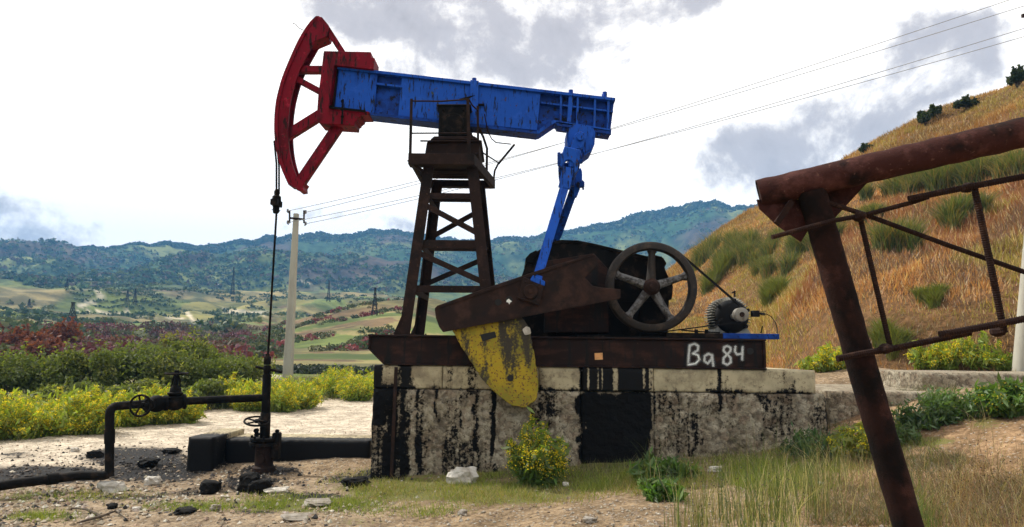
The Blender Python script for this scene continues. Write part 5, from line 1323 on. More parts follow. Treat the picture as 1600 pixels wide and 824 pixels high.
# rubble and gravel (beyond counting)
def gravel(name, n, px0, px1, py0, py1, s0, s1, cols, label, dens=None, seed=0, lift=0.):
    g_ = np.random.default_rng(seed); px = g_.uniform(px0, px1, n); py = py0+(py1-py0)*g_.random(n)
    k = g_.uniform(0, 1, n)
    # flat solve on the surface: two refinements of distance
    d = np.stack([np.array([_f[i]*FOC for i in range(3)])[None, :]+np.array(_r)[None, :]*(px-800)[:, None]+np.array(_u)[None, :]*(412-py)[:, None]], 0)[0]
    z = np.zeros(n)
    for _ in range(14):
        t_ = (z-EYE)/np.minimum(d[:, 2], -1e-3); x = d[:, 0]*t_; y = d[:, 1]*t_; z = z*.4+.6*H(x, y)
    keep = (y > 2.5) & (y < 40) & ~((x > -2.3) & (x < 5.2) & (y > 11.0) & (y < 15.2))
    if dens is not None: keep &= g_.random(n) < dens(px, py, x, y)
    x, y, z = x[keep], y[keep], H(x[keep], y[keep]); n = len(x)
    s_ = (s0+(s1-s0)*g_.random(n)**3)[:, None]
    base_ = np.array([(1, 0, 0), (-1, 0, 0), (0, 1, 0), (0, -1, 0), (0, 0, .75), (0, 0, -.75)])*1.0
    V = base_[None]*(0.65+.7*g_.random((n, 6, 1)))*s_[:, None]
    a = g_.random(n)*6.28; ca, sa = np.cos(a)[:, None], np.sin(a)[:, None]
    V = np.stack([V[..., 0]*ca-V[..., 1]*sa, V[..., 0]*sa+V[..., 1]*ca, V[..., 2]+(g_.random((n, 6))-.5)*s_*.5], -1)
    V += np.stack([x, y, z+s_[:, 0]*.22+lift], 1)[:, None]
    F1 = np.array([(0, 2, 4), (2, 1, 4), (1, 3, 4), (3, 0, 4), (2, 0, 5), (1, 2, 5), (3, 1, 5), (0, 3, 5)])
    F = (F1[None]+(np.arange(n)*6)[:, None, None]).reshape(-1, 3)
    C = jit((1, 1, 1), n, .3, .06)*np.array(cols)[g_.integers(0, len(cols), n)]
    o = fast(name, V.reshape(-1, 3), F, M['pebble'], None, np.repeat(C, 6, 0)); tag(o, label, 'gravel', kind='stuff'); return o
m_, t = newmat('pebbles'); a_ = N(t, 'ShaderNodeAttribute', attribute_name='Col'); bb_ = N(t, 'ShaderNodeBsdfPrincipled', {'Base Color': a_.outputs[0], 'Roughness': .9}); N(t, 'ShaderNodeOutputMaterial', {0: bb_.outputs[0]}); M['pebble'] = m_
PC = [(.50, .44, .34), (.42, .36, .27), (.58, .53, .44), (.32, .26, .18), (.24, .18, .12), (.38, .27, .18)]
PD = [(.03, .027, .025), (.10, .08, .065), (.45, .42, .35), (.30, .26, .21), (.05, .045, .04)]
rub = lambda px, py, x, y: (1-.85*np.clip(blob(px, py, 100, 740, 170, 15)+blob(px, py, 400, 756, 50, 15)+blob(px, py, 500, 785, 70, 8), 0, 1))*np.clip(.8*ss(.42,.6,fbm(x*1.3,y*1.3,o=3,seed=6))+.25,0,1)*np.clip(blob(px, py, 260, 765, 190, 24)*1.2+blob(px, py, 80, 800, 160, 30)*1.3+blob(px, py, 420, 800, 160, 20)*.5+.05, 0, 1)
gravel('gravel', 14000, -20, 620, 728, 826, .006, .042, PC+PC[3:]+PD[:2], 'broken stones and grit scattered at the lower left', rub, 1)
gravel('gravel', 7000, -20, 600, 618, 745, .006, .022, PC, 'small pale stones scattered over the gravel track', lambda px, py, x, y: ss(-4, 8, py-e1(px))*.8*(1-.95*np.clip(blob(px, py, 215, 725, 130, 20)+blob(px, py, 60, 738, 140, 16)+blob(px, py, 420, 735, 70, 14), 0, 1)), 2)
gravel('gravel', 6000, -20, 660, 690, 790, .010, .045, PD[:2]+[(.05,.04,.03),(.14,.11,.085),(.02,.018,.016)], 'oily black clods round the pipe and wellhead', lambda px, py, x, y: np.clip(blob(px, py, 215, 725, 130, 22)+blob(px, py, 60, 742, 120, 14)+blob(px, py, 400, 750, 70, 22)+blob(px, py, 600, 745, 60, 8), 0, 1), 3)
gravel('gravel', 12000, 500, 1650, 690, 826, .005, .026, [(.36,.31,.24),(.30,.25,.19),(.22,.17,.12),(.42,.37,.30),(.26,.19,.13)], 'small stones in the grass and dirt before the foundation', lambda px, py, x, y: .10+.9*blob(px, py, 960, 810, 160, 22)+.35*blob(px, py, 640, 815, 160, 12), 4)
gravel('gravel', 9000, 1240, 1470, 562, 606, .02, .085, [(.58, .49, .40), (.50, .36, .28), (.62, .56, .48), (.40, .30, .22)], 'pinkish heap of broken stone behind the low concrete block', lambda px, py, x, y: (y > 14.7)*1.*(y < 23), 5, .06)
# ------------------------------------------------------------------ left hedge of shrubs and goldenrod
OL = [(.13, .165, .034), (.21, .24, .045), (.07, .09, .022), (.30, .31, .065)]
B_ = [(20, 24, 3.0, 1.7, 'olive bush at the far left edge above the yellow flowers'),
      (88, 25, 3.0, 1.9, 'olive bush left of centre in the hedge behind the tallest yellow clump'),
      (150, 25, 2.6, 2.25, 'tall olive bush with a pointed shoot in the hedge'),
      (205, 26, 2.8, 2.1, 'dark olive bush left of the upright valve'),
      (262, 26, 2.6, 2.05, 'dense bush directly behind the upright valve'),
      (296, 28, 2.6, 2.35, 'tallest bush of the hedge, right of the upright valve'),
      (340, 27, 2.6, 2.1, 'rounded bush between the tallest bush and the wellhead'),
      (385, 30, 2.4, 1.7, 'small bush just left of the wellhead riser'),
      (225, 22, 2.2, 1.2, 'low dark bush under the front valve wheel'),
      (320, 24, 2.4, 1.1, 'low dark bush below the horizontal pipe'),
      (120, 22, 2.0, 1.1, 'low bush among the yellow flowers left of the upright pipe'),
      (-60, 24, 3.4, 2.0, 'olive bush cut by the left edge of the picture')]
for k, (px, Y_, w_, h_, lb) in enumerate(B_):
    bush('bush', at(px, Y_)-Vector((0, 0, .12)), w_, h_, 8500, .068, OL if k % 3 else [(.14, .18, .04), (.20, .24, .055), (.08, .11, .025)], lb, 'bush', 'bushes of the hedge beyond the track', seed=100+k)
GP = [(-15, 16.4, 1.5, 1.0, 'goldenrod clump cut by the left edge'), (28, 16.8, 1.6, 1.15, 'bright goldenrod clump nearest the left edge'), (75, 17.0, 1.6, 1.1, 'second goldenrod clump from the left edge'),
      (118, 17.6, 1.7, 1.3, 'tallest goldenrod clump left of the upright pipe'), (152, 17.6, 1.1, 1.15, 'goldenrod clump touching the upright pipe'), (205, 19.2, 1.3, 1.2, 'goldenrod below the front valve wheel'),
      (250, 20.0, 1.3, 1.35, 'goldenrod under the horizontal pipe between the valves'), (290, 20.2, 1.1, .85, 'low goldenrod below the middle of the horizontal pipe'), (365, 25, 1.4, 1.4, 'goldenrod left of the wellhead riser'),
      (395, 24, 1.4, 1.3, 'goldenrod touching the left side of the wellhead riser'), (437, 24, 1.5, 1.25, 'goldenrod between the wellhead and the concrete pole'), (472, 25, 1.4, 1.15, 'goldenrod at the foot of the concrete pole'),
      (505, 30, 1.6, .95, 'low reddish goldenrod right of the concrete pole'), (532, 29, 1.8, 1.3, 'broad goldenrod left of the foundation'), (562, 28, 1.6, 1.3, 'goldenrod against the left end of the foundation'), (590, 30, 1.6, 1.3, 'goldenrod half hidden by the foundation corner')]
for k, (px, Y_, w_, h_, lb) in enumerate(GP):
    goldenrod(at(px, Y_), w_*.92, h_*(1.12 if k % 3 == 1 else .90), 80 if Y_ < 22 else 55, lb, 'goldenrod clumps along the track', 200+k, 1.0, leaf=.062, cat='flowering plant')
# plants about the foundation
goldenrod(cast(842, 757), .68, 1.02, 52, 'yellow flowering plant growing before the foundation', None, 301, .75, green=(.085, .15, .03), leaf=.05, cat='flowering plant')
goldenrod(cast(932, 716), .32, .3, 16, 'small fern against the black oil stain', None, 302, 0, green=(.05, .10, .04), leaf=.05, cat='plant', name='small_plant')
goldenrod(cast(742, 730), .3, .22, 16, 'small green tuft right behind the pale boulder', None, 303, 0, green=(.09, .15, .04), leaf=.04, name='small_plant')
goldenrod(cast(1080, 706), .45, .36, 14, 'sparse yellow plant at the foot of the foundation', None, 304, .5, leaf=.045, cat='flowering plant')
goldenrod(cast(1345, 715), .65, .5, 30, 'pale yellowish plant left of the rusty post', None, 305, .4, green=(.19, .22, .05), leaf=.05, cat='flowering plant')
goldenrod(cast(1036, 752), .7, .36, 40, 'bright green leafy clump left of the reeds', None, 306, 0, green=(.08, .15, .03), leaf=.055, name='small_plant')
goldenrod(cast(1033, 779), .45, .3, 26, 'lower green leafy clump left of the reeds', None, 307, 0, green=(.09, .17, .03), leaf=.05, name='small_plant')
goldenrod(cast(1578, 648), .62, .55, 60, 'dense green plant with few yellow flowers at the right edge', None, 308, .12, green=(.09, .17, .03), leaf=.05, cat='flowering plant')
goldenrod(at(1297, 16.5), .8, .62, 50, 'bright yellow clump behind the right end of the foundation', None, 309, 1.2, leaf=.06, cat='flowering plant')
for k, (px, Y_, w_, h_, fl, lb) in enumerate(((1270, 577, .8, .45, .8, 'low yellow plant left of the bright yellow clump'), (1450, 578, .75, .85, 1., 'yellow flowering plant left of the three before the hill'), (1482, 578, .8, .95, 1., 'yellow flowering plant between two others before the hill'),
                                    (1530, 577, .8, 1.1, .6, 'tall thin yellow-green plant before the brown hillside'), (1565, 578, .6, .5, .2, 'low green plant left of the leaning pole'))):
    goldenrod(cast(px, Y_), w_, h_, 20, lb, None, 320+k, fl, leaf=.06, cat='flowering plant')
goldenrod(cast(1500, 648), .85, .45, 70, 'dark green fern bush spilling over the corner of the low block', None, 340, 0, green=(.10, .17, .045), leaf=.035, name='fern', cat='fern')
goldenrod(cast(1448, 668), .8, .42, 46, 'dark low fern at the foot of the low block', None, 341, 0, green=(.07, .12, .04), leaf=.035, name='fern', cat='fern')
goldenrod(cast(1280, 712), .8, .42, 50, 'dark green fern in the shade at the foundation end', None, 342, 0, green=(.06, .11, .04), leaf=.035, name='fern', cat='fern')
goldenrod(cast(1400, 690), .7, .32, 36, 'low fern just right of the rusty post', None, 343, 0, green=(.08, .13, .04), leaf=.035, name='fern', cat='fern')

# ------------------------------------------------------------------ grass cover
def scatter(n, px0, px1, py0, py1, seed, dens):
    g_ = np.random.default_rng(seed); px = g_.uniform(px0, px1, n); py = g_.uniform(py0, py1, n)
    d = np.array(_f)[None]*FOC+np.array(_r)[None]*(px-800)[:, None]+np.array(_u)[None]*(412-py)[:, None]
    z = np.zeros(n)
    for _ in range(16):
        t_ = (z-EYE)/np.minimum(d[:, 2], -1e-3); x = d[:, 0]*t_; y = d[:, 1]*t_; z = z*.4+.6*H(x, y)
    keep = (y > 2) & (y < 45) & ~((x > -2.2) & (x < 4.9) & (y > 11.12) & (y < 15.2)) & (g_.random(n) < dens(px, py, x, y))
    return np.stack([x[keep], y[keep], H(x[keep], y[keep])-.01], 1), px[keep], py[keep]
GR = [(.23, .29, .035), (.30, .33, .055), (.16, .22, .03), (.36, .31, .11)]
def gdens(px, py, x, y):
    d = 0
    for cx, cy, rx, ry, a in ((650, 762, 120, 17, 1.1), (790, 768, 130, 20, 1.), (480, 788, 130, 13, 1.), (900, 748, 130, 22, 1.), (1020, 745, 120, 24, 1.), (110, 776, 120, 8, .9), (1200, 740, 130, 30, .7), (1370, 700, 50, 18, .8), (1450, 690, 60, 12, .7), (1540, 660, 60, 20, .5), (1180, 700, 200, 12, .7), (740, 742, 180, 12, .8), (290, 792, 100, 8, .8), (60, 808, 90, 8, .6), (640, 800, 90, 10, .6)):
        d = np.maximum(d, a*blob(px, py, cx, cy, rx, ry))
    return np.clip((d-.12)*1.2*(.35+1.3*ss(.38, .6, fbm(x*1.6, y*1.6, o=3, seed=44))), 0, 1)
Pb, px, py = scatter(230000, -20, 1640, 672, 824, 5, gdens)
n = len(Pb); h_ = .035+.085*RNG.random(n)**2+.05*ss(850, 1000, px)*RNG.random(n)
dry = (fbm(Pb[:, 0]*.9, Pb[:, 1]*.9, o=3, seed=12) > .55)
pick = np.where(dry & (RNG.random(n) < .6), 3, RNG.integers(0, 3, n)); C = jit((1, 1, 1), n, .35, .1)*np.array(GR)[pick]
V, F_, Cc_ = blades_geo(Pb, h_, np.full(n, .009), .9, C, .5, False)
tag(fast('grass', V, F_, M['grass'], None, Cc_), 'short green grass on the ground before the foundation', 'grass', kind='stuff')
# dim weeds hugging the foot of the foundation and low block
Pb, px, py = scatter(30000, 700, 1500, 660, 750, 6, lambda px, py, x, y: ss(9.6, 11.1, y)*.8*ss(720, 900, px)+.5*ss(1350, 1450, px)*ss(7, 9, y))
n = len(Pb); C = jit((1, 1, 1), n, .4, .1)*np.array([(.10, .12, .04), (.16, .14, .07), (.07, .09, .03), (.20, .17, .10)])[RNG.integers(0, 4, n)]
V, F_, Cc_ = blades_geo(Pb, .06+.12*RNG.random(n)**2, np.full(n, .008), .8, C, .5, False)
tag(fast('weeds', V, F_, M['grass'], None, Cc_), 'tangled weeds at the foot of the concrete', 'grass', kind='stuff')
Pb, px, py = scatter(60000, 1260, 1650, 600, 824, 16, lambda px, py, x, y: np.clip(.8*ss(.50, .62, fbm(x*1.1+4, y*1.1, o=3, seed=46))+.7*ss(720, 780, py), 0, 1)*(y < 12))
n = len(Pb); C = jit((1, 1, 1), n, .4, .1)*np.array([(.22, .14, .07), (.30, .22, .11), (.10, .11, .04), (.12, .07, .045), (.15, .18, .05)])[RNG.integers(0, 5, n)]
V, F_, Cc_ = blades_geo(Pb, .03+.13*RNG.random(n)**2, np.full(n, .006), 1.1, C, .6, False)
tag(fast('dry_weeds', V, F_, M['grass'], None, Cc_), 'low dry weeds on the reddish bank at the right', 'grass', kind='stuff')
# track edge growth
Pb, px, py = scatter(60000, -30, 640, 590, 690, 7, lambda px, py, x, y: ss(5, -4, py-e1(px)+8*(fbm(x, y, o=2, seed=2)-.5)*2)*ss(-50, -20, py-e1(px)))
n = len(Pb); C = jit((1, 1, 1), n, .4, .1)*np.array([(.10, .13, .03), (.15, .17, .04), (.20, .19, .07), (.06, .085, .02)])[RNG.integers(0, 4, n)]
V, F_, Cc_ = blades_geo(Pb, .12+.30*RNG.random(n)**2, np.full(n, .022), .6, C, .5, False)
tag(fast('verge_grass', V, F_, M['grass'], None, Cc_), 'rough green growth along the far edge of the track', 'grass', kind='stuff')
# tall reeds in the foreground
def reeds(name, n, cx, cy, rx, ry, h0, h1, cols, label, seed, wd=.007, lean=.45):
    g_ = np.random.default_rng(seed); nc_ = max(5, n//45); kc = g_.integers(0, nc_, n); px = g_.normal(cx, rx, nc_)[kc]+g_.normal(0, 15, n); py = g_.normal(cy, ry, nc_)[kc]+g_.normal(0, 9, n)
    ok = py > 690; px, py = px[ok], py[ok]; n = len(px)
    d = np.array(_f)[None]*FOC+np.array(_r)[None]*(px-800)[:, None]+np.array(_u)[None]*(412-py)[:, None]; z = np.zeros(n)
    for _ in range(16):
        t_ = (z-EYE)/np.minimum(d[:, 2], -1e-3); x = d[:, 0]*t_; y = d[:, 1]*t_; z = z*.4+.6*H(x, y)
    ok = (y > 2.2) & (y < 11); x, y = x[ok], y[ok]; n = len(x)
    base = np.stack([x, y, H(x, y)-.02], 1); h_ = h0+(h1-h0)*g_.random(n)**1.6
    a = g_.random(n)*6.28; ln = lean*(.2+g_.random(n)**2*1.2); curl = g_.random(n) < .25
    S = 7; V = []; w_ = wd*(.6+.8*g_.random(n))
    sd = np.stack([np.cos(a+1.3), np.sin(a+1.3)*.3, np.zeros(n)], 1)
    for s_ in range(S):
        t_ = s_/(S-1); off = (t_**2.2)*ln*h_*(1+curl*.8)
        zz_ = h_*(t_-np.where(curl, .42*t_**4, .10*t_**4))
        c = base+np.stack([np.cos(a)*off, np.sin(a)*off, zz_], 1); ww = (w_*(1-t_*.85)*.5)[:, None]
        V += [c-sd*ww, c+sd*ww]
    V = np.stack(V, 1).reshape(-1, 3); k = (np.arange(n)*2*S)[:, None]+np.arange(S-1)[None]*2
    k = k.ravel(); F = np.stack([k, k+1, k+3, k+2], 1)
    C = np.repeat(jit((1, 1, 1), n, .3, .1)*np.array(cols)[g_.integers(0, len(cols), n)], 2*S, 0)
    o = fast(name, V, F, M['grass'], None, C); tag(o, label, 'grass', kind='stuff')
    # seed heads
    tips = V.reshape(n, 2*S, 3)[:, -5]; pc = tips[g_.random(n) < .35]; pc = pc+g_.normal(size=pc.shape)*.015
    return pc
RC = [(.15, .20, .045), (.09, .135, .03), (.60, .52, .30), (.30, .24, .10), (.07, .11, .025), (.20, .22, .06)]
h1 = reeds('tall_grass', 820, 1165, 812, 62, 26, .22, .80, RC, 'tall wild grass with arching stalks in the foreground', 1)
h2 = reeds('tall_grass', 480, 1265, 806, 52, 26, .25, .95, RC, 'tall wild grass left of the rusty post', 2)
h3 = reeds('dry_brush', 3000, 1520, 800, 85, 42, .12, .50, [(.30, .16, .08), (.36, .23, .12), (.15, .08, .05), (.13, .14, .045), (.5, .42, .25)], 'tangle of dry reddish stalks in the bottom right corner', 3, .005, .9)
h4 = reeds('tall_grass', 450, 1330, 745, 70, 22, .15, .5, RC[2:4]+[(.30, .24, .13)], 'thin straw stalks on the bank behind the rusty post', 4, .005)
h5 = reeds('tall_grass', 300, 1440, 835, 40, 14, .25, .7, RC[:2]+[(.13, .18, .04)], 'green blades right of the rusty post at the bottom', 6, .007)
pc = np.concatenate([h1, h2, h3]); V_ = leaves_geo(pc, .012*(.6+RNG.random(len(pc))), jit((.05, .028, .018), len(pc), .3), 1.3)
tag(fast('seed_heads', V_[0], V_[1], M['leaf'], None, V_[2]), 'small dark seed heads on the foreground stalks', 'grass', kind='stuff')

# ------------------------------------------------------------------ hillside grass
g_ = np.random.default_rng(77); n = 270000
th = g_.uniform(_ct[1, 0], _ct[-3, 0], n); tq, rc, rf = hill_params(th); s_ = g_.random(n)**1.25*1.05
r = rf+(rc-rf)*s_; x = r*np.sin(th); y = r*np.cos(th); z = HL(x, y)
big = fbm(x/4.5, y/4.5, o=4, seed=301); pur = fbm(x/2.2+5, y/2.2, o=3, seed=303); grn = fbm(x/5.5, y/5.5, z/4., o=3, seed=305)
pal = np.array([(.56, .27, .105), (.66, .38, .17), (.40, .18, .08), (.42, .34, .09), (.24, .145, .10), (.80, .62, .40)])
ix = g_.integers(0, 2, n); ix = np.where(big > .56, 2, ix); ix = np.where((pur > .57) & (g_.random(n) < .7), 4, ix); ix = np.where((grn > .565) & (g_.random(n) < .7), 3, ix); ix = np.where(g_.random(n) < .13, 5, ix)
top = ss(.45, .9, s_)
C = jit((1, 1, 1), n, .35, .08)*pal[ix]; qx_, qy_ = proj(x, y, z); scar = ss(1310, 1350, qx_)*ss(1530, 1490, qx_)*ss(486, 500, qy_+(big-.5)*40)*ss(575, 555, qy_); C = C*(1-.75*scar[:, None])+np.array((.20, .13, .08))*(.5+g_.random((n, 1)))*.75*scar[:, None]
C = C*(1-.35*top[:, None])+np.array((.38, .26, .045))*.35*top[:, None]
hh = (.12+.24*g_.random(n))*(.7+.6*ss(.4, .65, big))
bare = fbm(x/1.6+9, y/1.6, z/1.6, o=3, seed=307); keep = ((pur > .33) | (g_.random(n) < .5)) & ((bare < .58) | (g_.random(n) < .35))
low = (s_ < .10) & (th > _ct[9, 0]); keep &= ~(low & (g_.random(n) < .6))
Pb = np.stack([x, y, z-.05], 1)[keep]; V, F_, Cc_ = blades_geo(Pb, hh[keep], (.015+.0008*r[keep])*(.6+.8*g_.random(keep.sum())), .55, C[keep], .5, False)
tag(fast('dry_grass', V, F_, M['grass'], None, Cc_), 'dry orange grass covering the hillside', 'grass', kind='stuff')

BR = [(.11, .165, .055), (.15, .20, .06), (.075, .115, .04), (.26, .24, .08), (.34, .24, .09)]
HS = [(1100, 412, 62, 34, 'dark broom shrub just above the flywheel belt'), (1130, 410, 50, 34, 'broom shrub second from the flywheel'), (1160, 402, 56, 40, 'largest dark broom shrub between the motor and the rusty frame'), (1200, 398, 46, 26, 'low broom shrub under the end of the ribbed rod'), (1238, 392, 60, 34, 'broom shrub left of the rusty post top'), (1262, 382, 40, 30, 'broom shrub touching the rusty post'),
      (1186, 424, 26, 20, 'small olive shrub above the motor'), (1210, 470, 30, 34, 'small bright green tuft on the slope right of the motor'), (1120, 440, 40, 30, 'yellowish tuft right of the flywheel'), (1300, 372, 40, 44, 'green tuft just right of the rusty post'),
      (1405, 305, 50, 38, 'broom shrub under the top pipe, leftmost of the upper band'), (1445, 300, 60, 44, 'broom shrub second in the upper band'), (1490, 290, 60, 44, 'broom shrub third in the upper band'), (1540, 285, 66, 42, 'broom shrub fourth in the upper band'), (1590, 275, 66, 44, 'broom shrub at the right end of the upper band'),
      (1490, 350, 56, 46, 'rounded broom shrub inside the rod truss'), (1400, 392, 60, 50, 'broom shrub inside the left bay of the rod truss'), (1360, 345, 40, 26, 'small broom shrub at the crossing of the rods'), (1390, 540, 44, 30, 'green tuft low on the slope right of the post'), (1460, 470, 40, 26, 'pale green tuft above the lower rod')]
for k, (px, py, w_, h_, lb) in enumerate(HS):
    p_ = cast(px, py); D_ = p_.y
    cols = BR if k not in (7, 8, 18, 19) else [(.15, .19, .04), (.20, .20, .05)]
    tuft('broom_shrub', p_, w_*1.1*D_/FOC, h_*D_/FOC*1.0, 2600, cols, lb, 'shrub', 'green shrubs on the hillside', wd=.030)
for k, (px, py, w_, h_, lb) in enumerate(((1352, 243, 26, 14, 'small shrub on the crest just above the top pipe'), (1446, 196, 22, 16, 'round shrub on the crest, left of a pair'), (1464, 186, 22, 16, 'dark shrub on the crest, right of a pair'), (1512, 172, 36, 16, 'leaning leafy shrub on the crest'), (1590, 138, 26, 26, 'dark shrub on the crest at the right edge'))):
    p_ = cast(px, py); D_ = p_.y
    bush('crest_bush', p_, w_*D_/FOC, h_*D_/FOC*1.25, 900, .13, [(.05, .075, .03), (.09, .11, .04), (.03, .045, .02)], lb, 'shrub', 'shrubs on the hill crest', 400+k, 7)

# ------------------------------------------------------------------ scrub belt, orchards and forest
def canopy(name, x, y, size, cols, label, seed, per=10, flat=.8, leaf=.45, cat='trees'):
    g_ = np.random.default_rng(seed); n = len(x); z = H(x, y)
    d = g_.normal(size=(n, per, 3)); d /= np.linalg.norm(d, axis=2)[..., None]; d[..., 2] = np.abs(d[..., 2])*flat
    c = np.stack([x, y, z], 1)[:, None]+d*(size[:, None, None])*.5*(.55+.45*g_.random((n, per, 1)))
    base = np.array(cols)[g_.integers(0, len(cols), n)]; C = (base*(.65+.7*g_.random((n, 1))))[:, None]*(.8+.4*g_.random((n, per, 1)))
    V = leaves_geo(c.reshape(-1, 3), (size[:, None]*leaf*np.ones((n, per))).ravel(), np.clip(C.reshape(-1, 3), 0, 1), 1.2)
    o = fast(name, V[0], V[1], M['canopy'], None, V[2]); tag(o, label, cat, kind='stuff'); return o
def tp(n, px0, px1, r0, r1, seed, f=None):
    g_ = np.random.default_rng(seed); px = g_.uniform(px0, px1, n); r = np.exp(g_.uniform(math.log(r0), math.log(r1), n))
    th = np.arctan((px-800)/FOC); x = r*np.sin(th); y = r*np.cos(th); qx, qy = proj(x, y, H(x, y))
    k = np.ones(n, bool) if f is None else f(qx, qy, x, y, r)
    return x[k], y[k], r[k]
flm = lambda px: np.interp(px, [-400, 0, 120, 200, 300, 420, 480, 600, 700, 900, 1200, 2000], [430, 440, 436, 460, 452, 440, 450, 445, 440, 420, 420, 430])
x, y, r = tp(26000, -120, 1350, 520, 1230, 1, lambda px, py, x, y, r: (py < flm(px)+12) & (fbm(x/70, y/70, o=4, seed=71) < .60))
canopy('forest', x, y, RNG.uniform(3, 8, len(x)), [(.04, .08, .028), (.07, .12, .035), (.13, .16, .05), (.035, .05, .025), (.12, .08, .055)], 'wooded slopes of the distant blue hills', 2, 7)
x, y, r = tp(3600, -100, 1300, 1120, 1196, 3)
canopy('ridge_trees', x, y, RNG.uniform(5, 10, len(x)), [(.028, .05, .028), (.04, .06, .03)], 'trees along the skyline of the hills', 4, 8)
# orchard rows and hedges on the fields
g2_ = np.random.default_rng(9); r = np.repeat(np.arange(230, 520, 7.), 150); th = np.tile(np.linspace(-.66, .05, 150), len(np.arange(230, 520, 7.)))+g2_.normal(size=r.size)*.0008; r = r+g2_.normal(size=r.size)*.8
x = r*np.sin(th); y = r*np.cos(th); k = fbm(x/60+2, y/45, o=3, seed=91) > .53; k &= g2_.random(r.size) < .85
canopy('orchard', x[k], y[k], g2_.uniform(1.8, 3.4, k.sum()), [(.06, .10, .04), (.09, .12, .05), (.045, .075, .035)], 'rows of small trees on the valley fields', 6, 8)
x, y, r = tp(3600, -80, 900, 120, 520, 7, lambda px, py, x, y, r: ((px < 400) | (r > 260)) & (fbm(x/26, y/26, o=4, seed=93) > .545))
canopy('hedgerows', x, y, RNG.uniform(2, 5, len(x)), [(.07, .11, .035), (.10, .13, .04), (.05, .075, .03), (.14, .15, .05)], 'hedges and scrub between the fields', 8, 14, leaf=.32)
x, y, r = tp(1000, -80, 420, 62, 190, 10, lambda px, py, x, y, r: (py > 508) & (py < 572) & (px < 400-(py-520)*.5) & (fbm(x/9, y/9, o=3, seed=95) > .40))
g4 = np.random.default_rng(3); hx = g4.uniform(425, 600, 260); hy = g4.uniform(47, 54, 260); hth = np.arctan((hx-800)/FOC)
canopy('dark_hedge', hy*np.tan(hth), hy, g4.uniform(.6, 1.3, 260), [(.03, .04, .025), (.05, .065, .03)], 'low dark hedge beyond the concrete pole', 14, 40, leaf=.16)
red = [(.17, .05, .05), (.14, .055, .075), (.20, .085, .045), (.12, .085, .045), (.11, .05, .05), (.15, .045, .06), (.10, .11, .04)]
canopy('red_scrub', x, y, RNG.uniform(2.0, 4.6, len(x)), red, 'belt of red and purple autumn scrub beyond the hedge', 11, 130, leaf=.10)
x, y, r = tp(1500, 380, 640, 80, 200, 12, lambda px, py, x, y, r: (fbm(x/9, y/9, o=3, seed=97) > .50))
canopy('green_scrub', x, y, RNG.uniform(1., 2.6, len(x)), [(.07, .10, .03), (.10, .12, .04), (.05, .07, .025), (.13, .13, .05), (.22, .05, .05)], 'green scrub on the spur behind the pole', 13, 40, leaf=.18)
RB = [(25, 66, 3.6, 3.0, 'dark red shrub at the left edge beyond the track'), (62, 64, 3.4, 2.6, 'rust-brown shrub second from the left edge'), (92, 66, 3.8, 3.2, 'tall russet shrub right of the rust-brown one'), (72, 54, 3.0, 2.2, 'bright orange-red shrub nearest the far road'), (268, 58, 2.4, 2.4, 'yellow-green shrub above the tallest hedge bush')]
for k, (px, Y_, w_, h_, lb) in enumerate(RB):
    cols = [(.19, .055, .025), (.25, .085, .035), (.11, .045, .03)] if k < 4 else [(.26, .24, .05), (.17, .19, .05)]
    bush('autumn_shrub', at(px, Y_)-Vector((0, 0, .2)), w_, h_, 2000, .19, cols, lb, 'shrub', None, 500+k, 9)

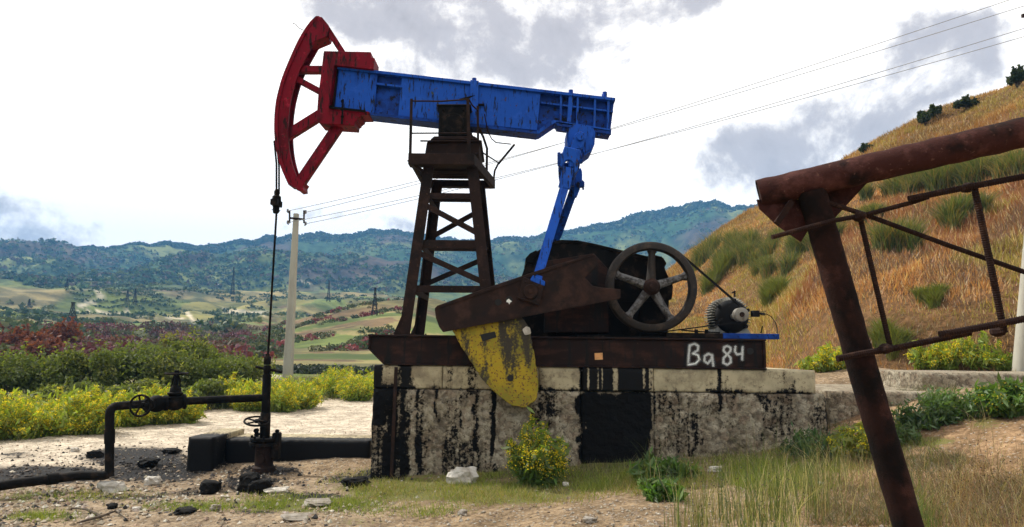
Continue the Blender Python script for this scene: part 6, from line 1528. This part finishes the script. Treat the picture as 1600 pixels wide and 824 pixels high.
# ------------------------------------------------------------------ distant lattice towers
def pylon(px, pyb, pyt, wpx, lb):
    b0 = cast(px, pyb); D_ = b0.y; h_ = (pyb-pyt)*D_/FOC; w_ = wpx*D_/FOC*.5; th_ = max(.08, .40*D_/FOC)
    t = thing('lattice_tower', b0, lb, 'lattice tower', 'distant lattice towers'); 
    lv = [0, .28, .52, .73, .9, 1.]; wd = [1, .72, .5, .34, .25, .22]; cs_ = [(-1, -1), (1, -1), (1, 1), (-1, 1)]
    pt = lambda k, c: b0+Vector((c[0]*w_*wd[k], c[1]*w_*wd[k], h_*lv[k]))
    for c in cs_:
        m2 = MB()
        for k in range(5): m2.bar(pt(k, c), pt(k+1, c), th_, th_)
        m2.build('leg', M['rust'], t)
    m2 = MB()
    for k in range(5):
        for q_ in range(4):
            a, c = cs_[q_], cs_[(q_+1) % 4]
            m2.bar(pt(k, a), pt(k+1, c), th_*.6, th_*.6, (.3, 1, .2)); m2.bar(pt(k, c), pt(k+1, a), th_*.6, th_*.6, (.3, 1, .2)); m2.bar(pt(k+1, a), pt(k+1, c), th_*.6, th_*.6, (.3, 1, .2))
    m2.build('lattice', M['rust'], t)
    MB().box(b0+Vector((-w_*.35, -w_*.3, h_)), b0+Vector((w_*.35, w_*.3, h_*1.05))).build('cap', M['rust'], t)
for a in ((111, 513, 475, 13, 'lattice tower standing in the field at the left'), (585, 494, 452, 9, 'lattice tower just left of the pumpjack tower'), (198, 478, 456, 6, 'left of two lattice towers close together on the valley floor'), (210, 478, 453, 6, 'right of two lattice towers close together on the valley floor'),
          (45, 482, 468, 5, 'small lattice tower on the terraced field at the far left'), (363, 462, 420, 5, 'tall thin lattice tower against the wooded hill'), (513, 472, 440, 5, 'thin lattice tower behind the concrete pole, to its right'), (104, 452, 436, 4, 'tiny lattice tower at the foot of the left hills')): pylon(*a)

# ------------------------------------------------------------------ haze over the whole valley
hz = MB(); hz.box((-1750, -1750, -60), (1750, 1750, 285)); 
m_, t = newmat('haze_air'); v_ = N(t, 'ShaderNodeVolumePrincipled'); v_.inputs['Color'].default_value = (.17, .50, .98, 1); v_.inputs['Density'].default_value = .00038; v_.inputs['Anisotropy'].default_value = .0
N(t, 'ShaderNodeOutputMaterial').inputs; t.links.new(v_.outputs[0], t.nodes['Material Output'].inputs['Volume'])
o = hz.build('haze', m_); tag(o, 'thin blue haze over the valley', 'haze', kind='stuff')
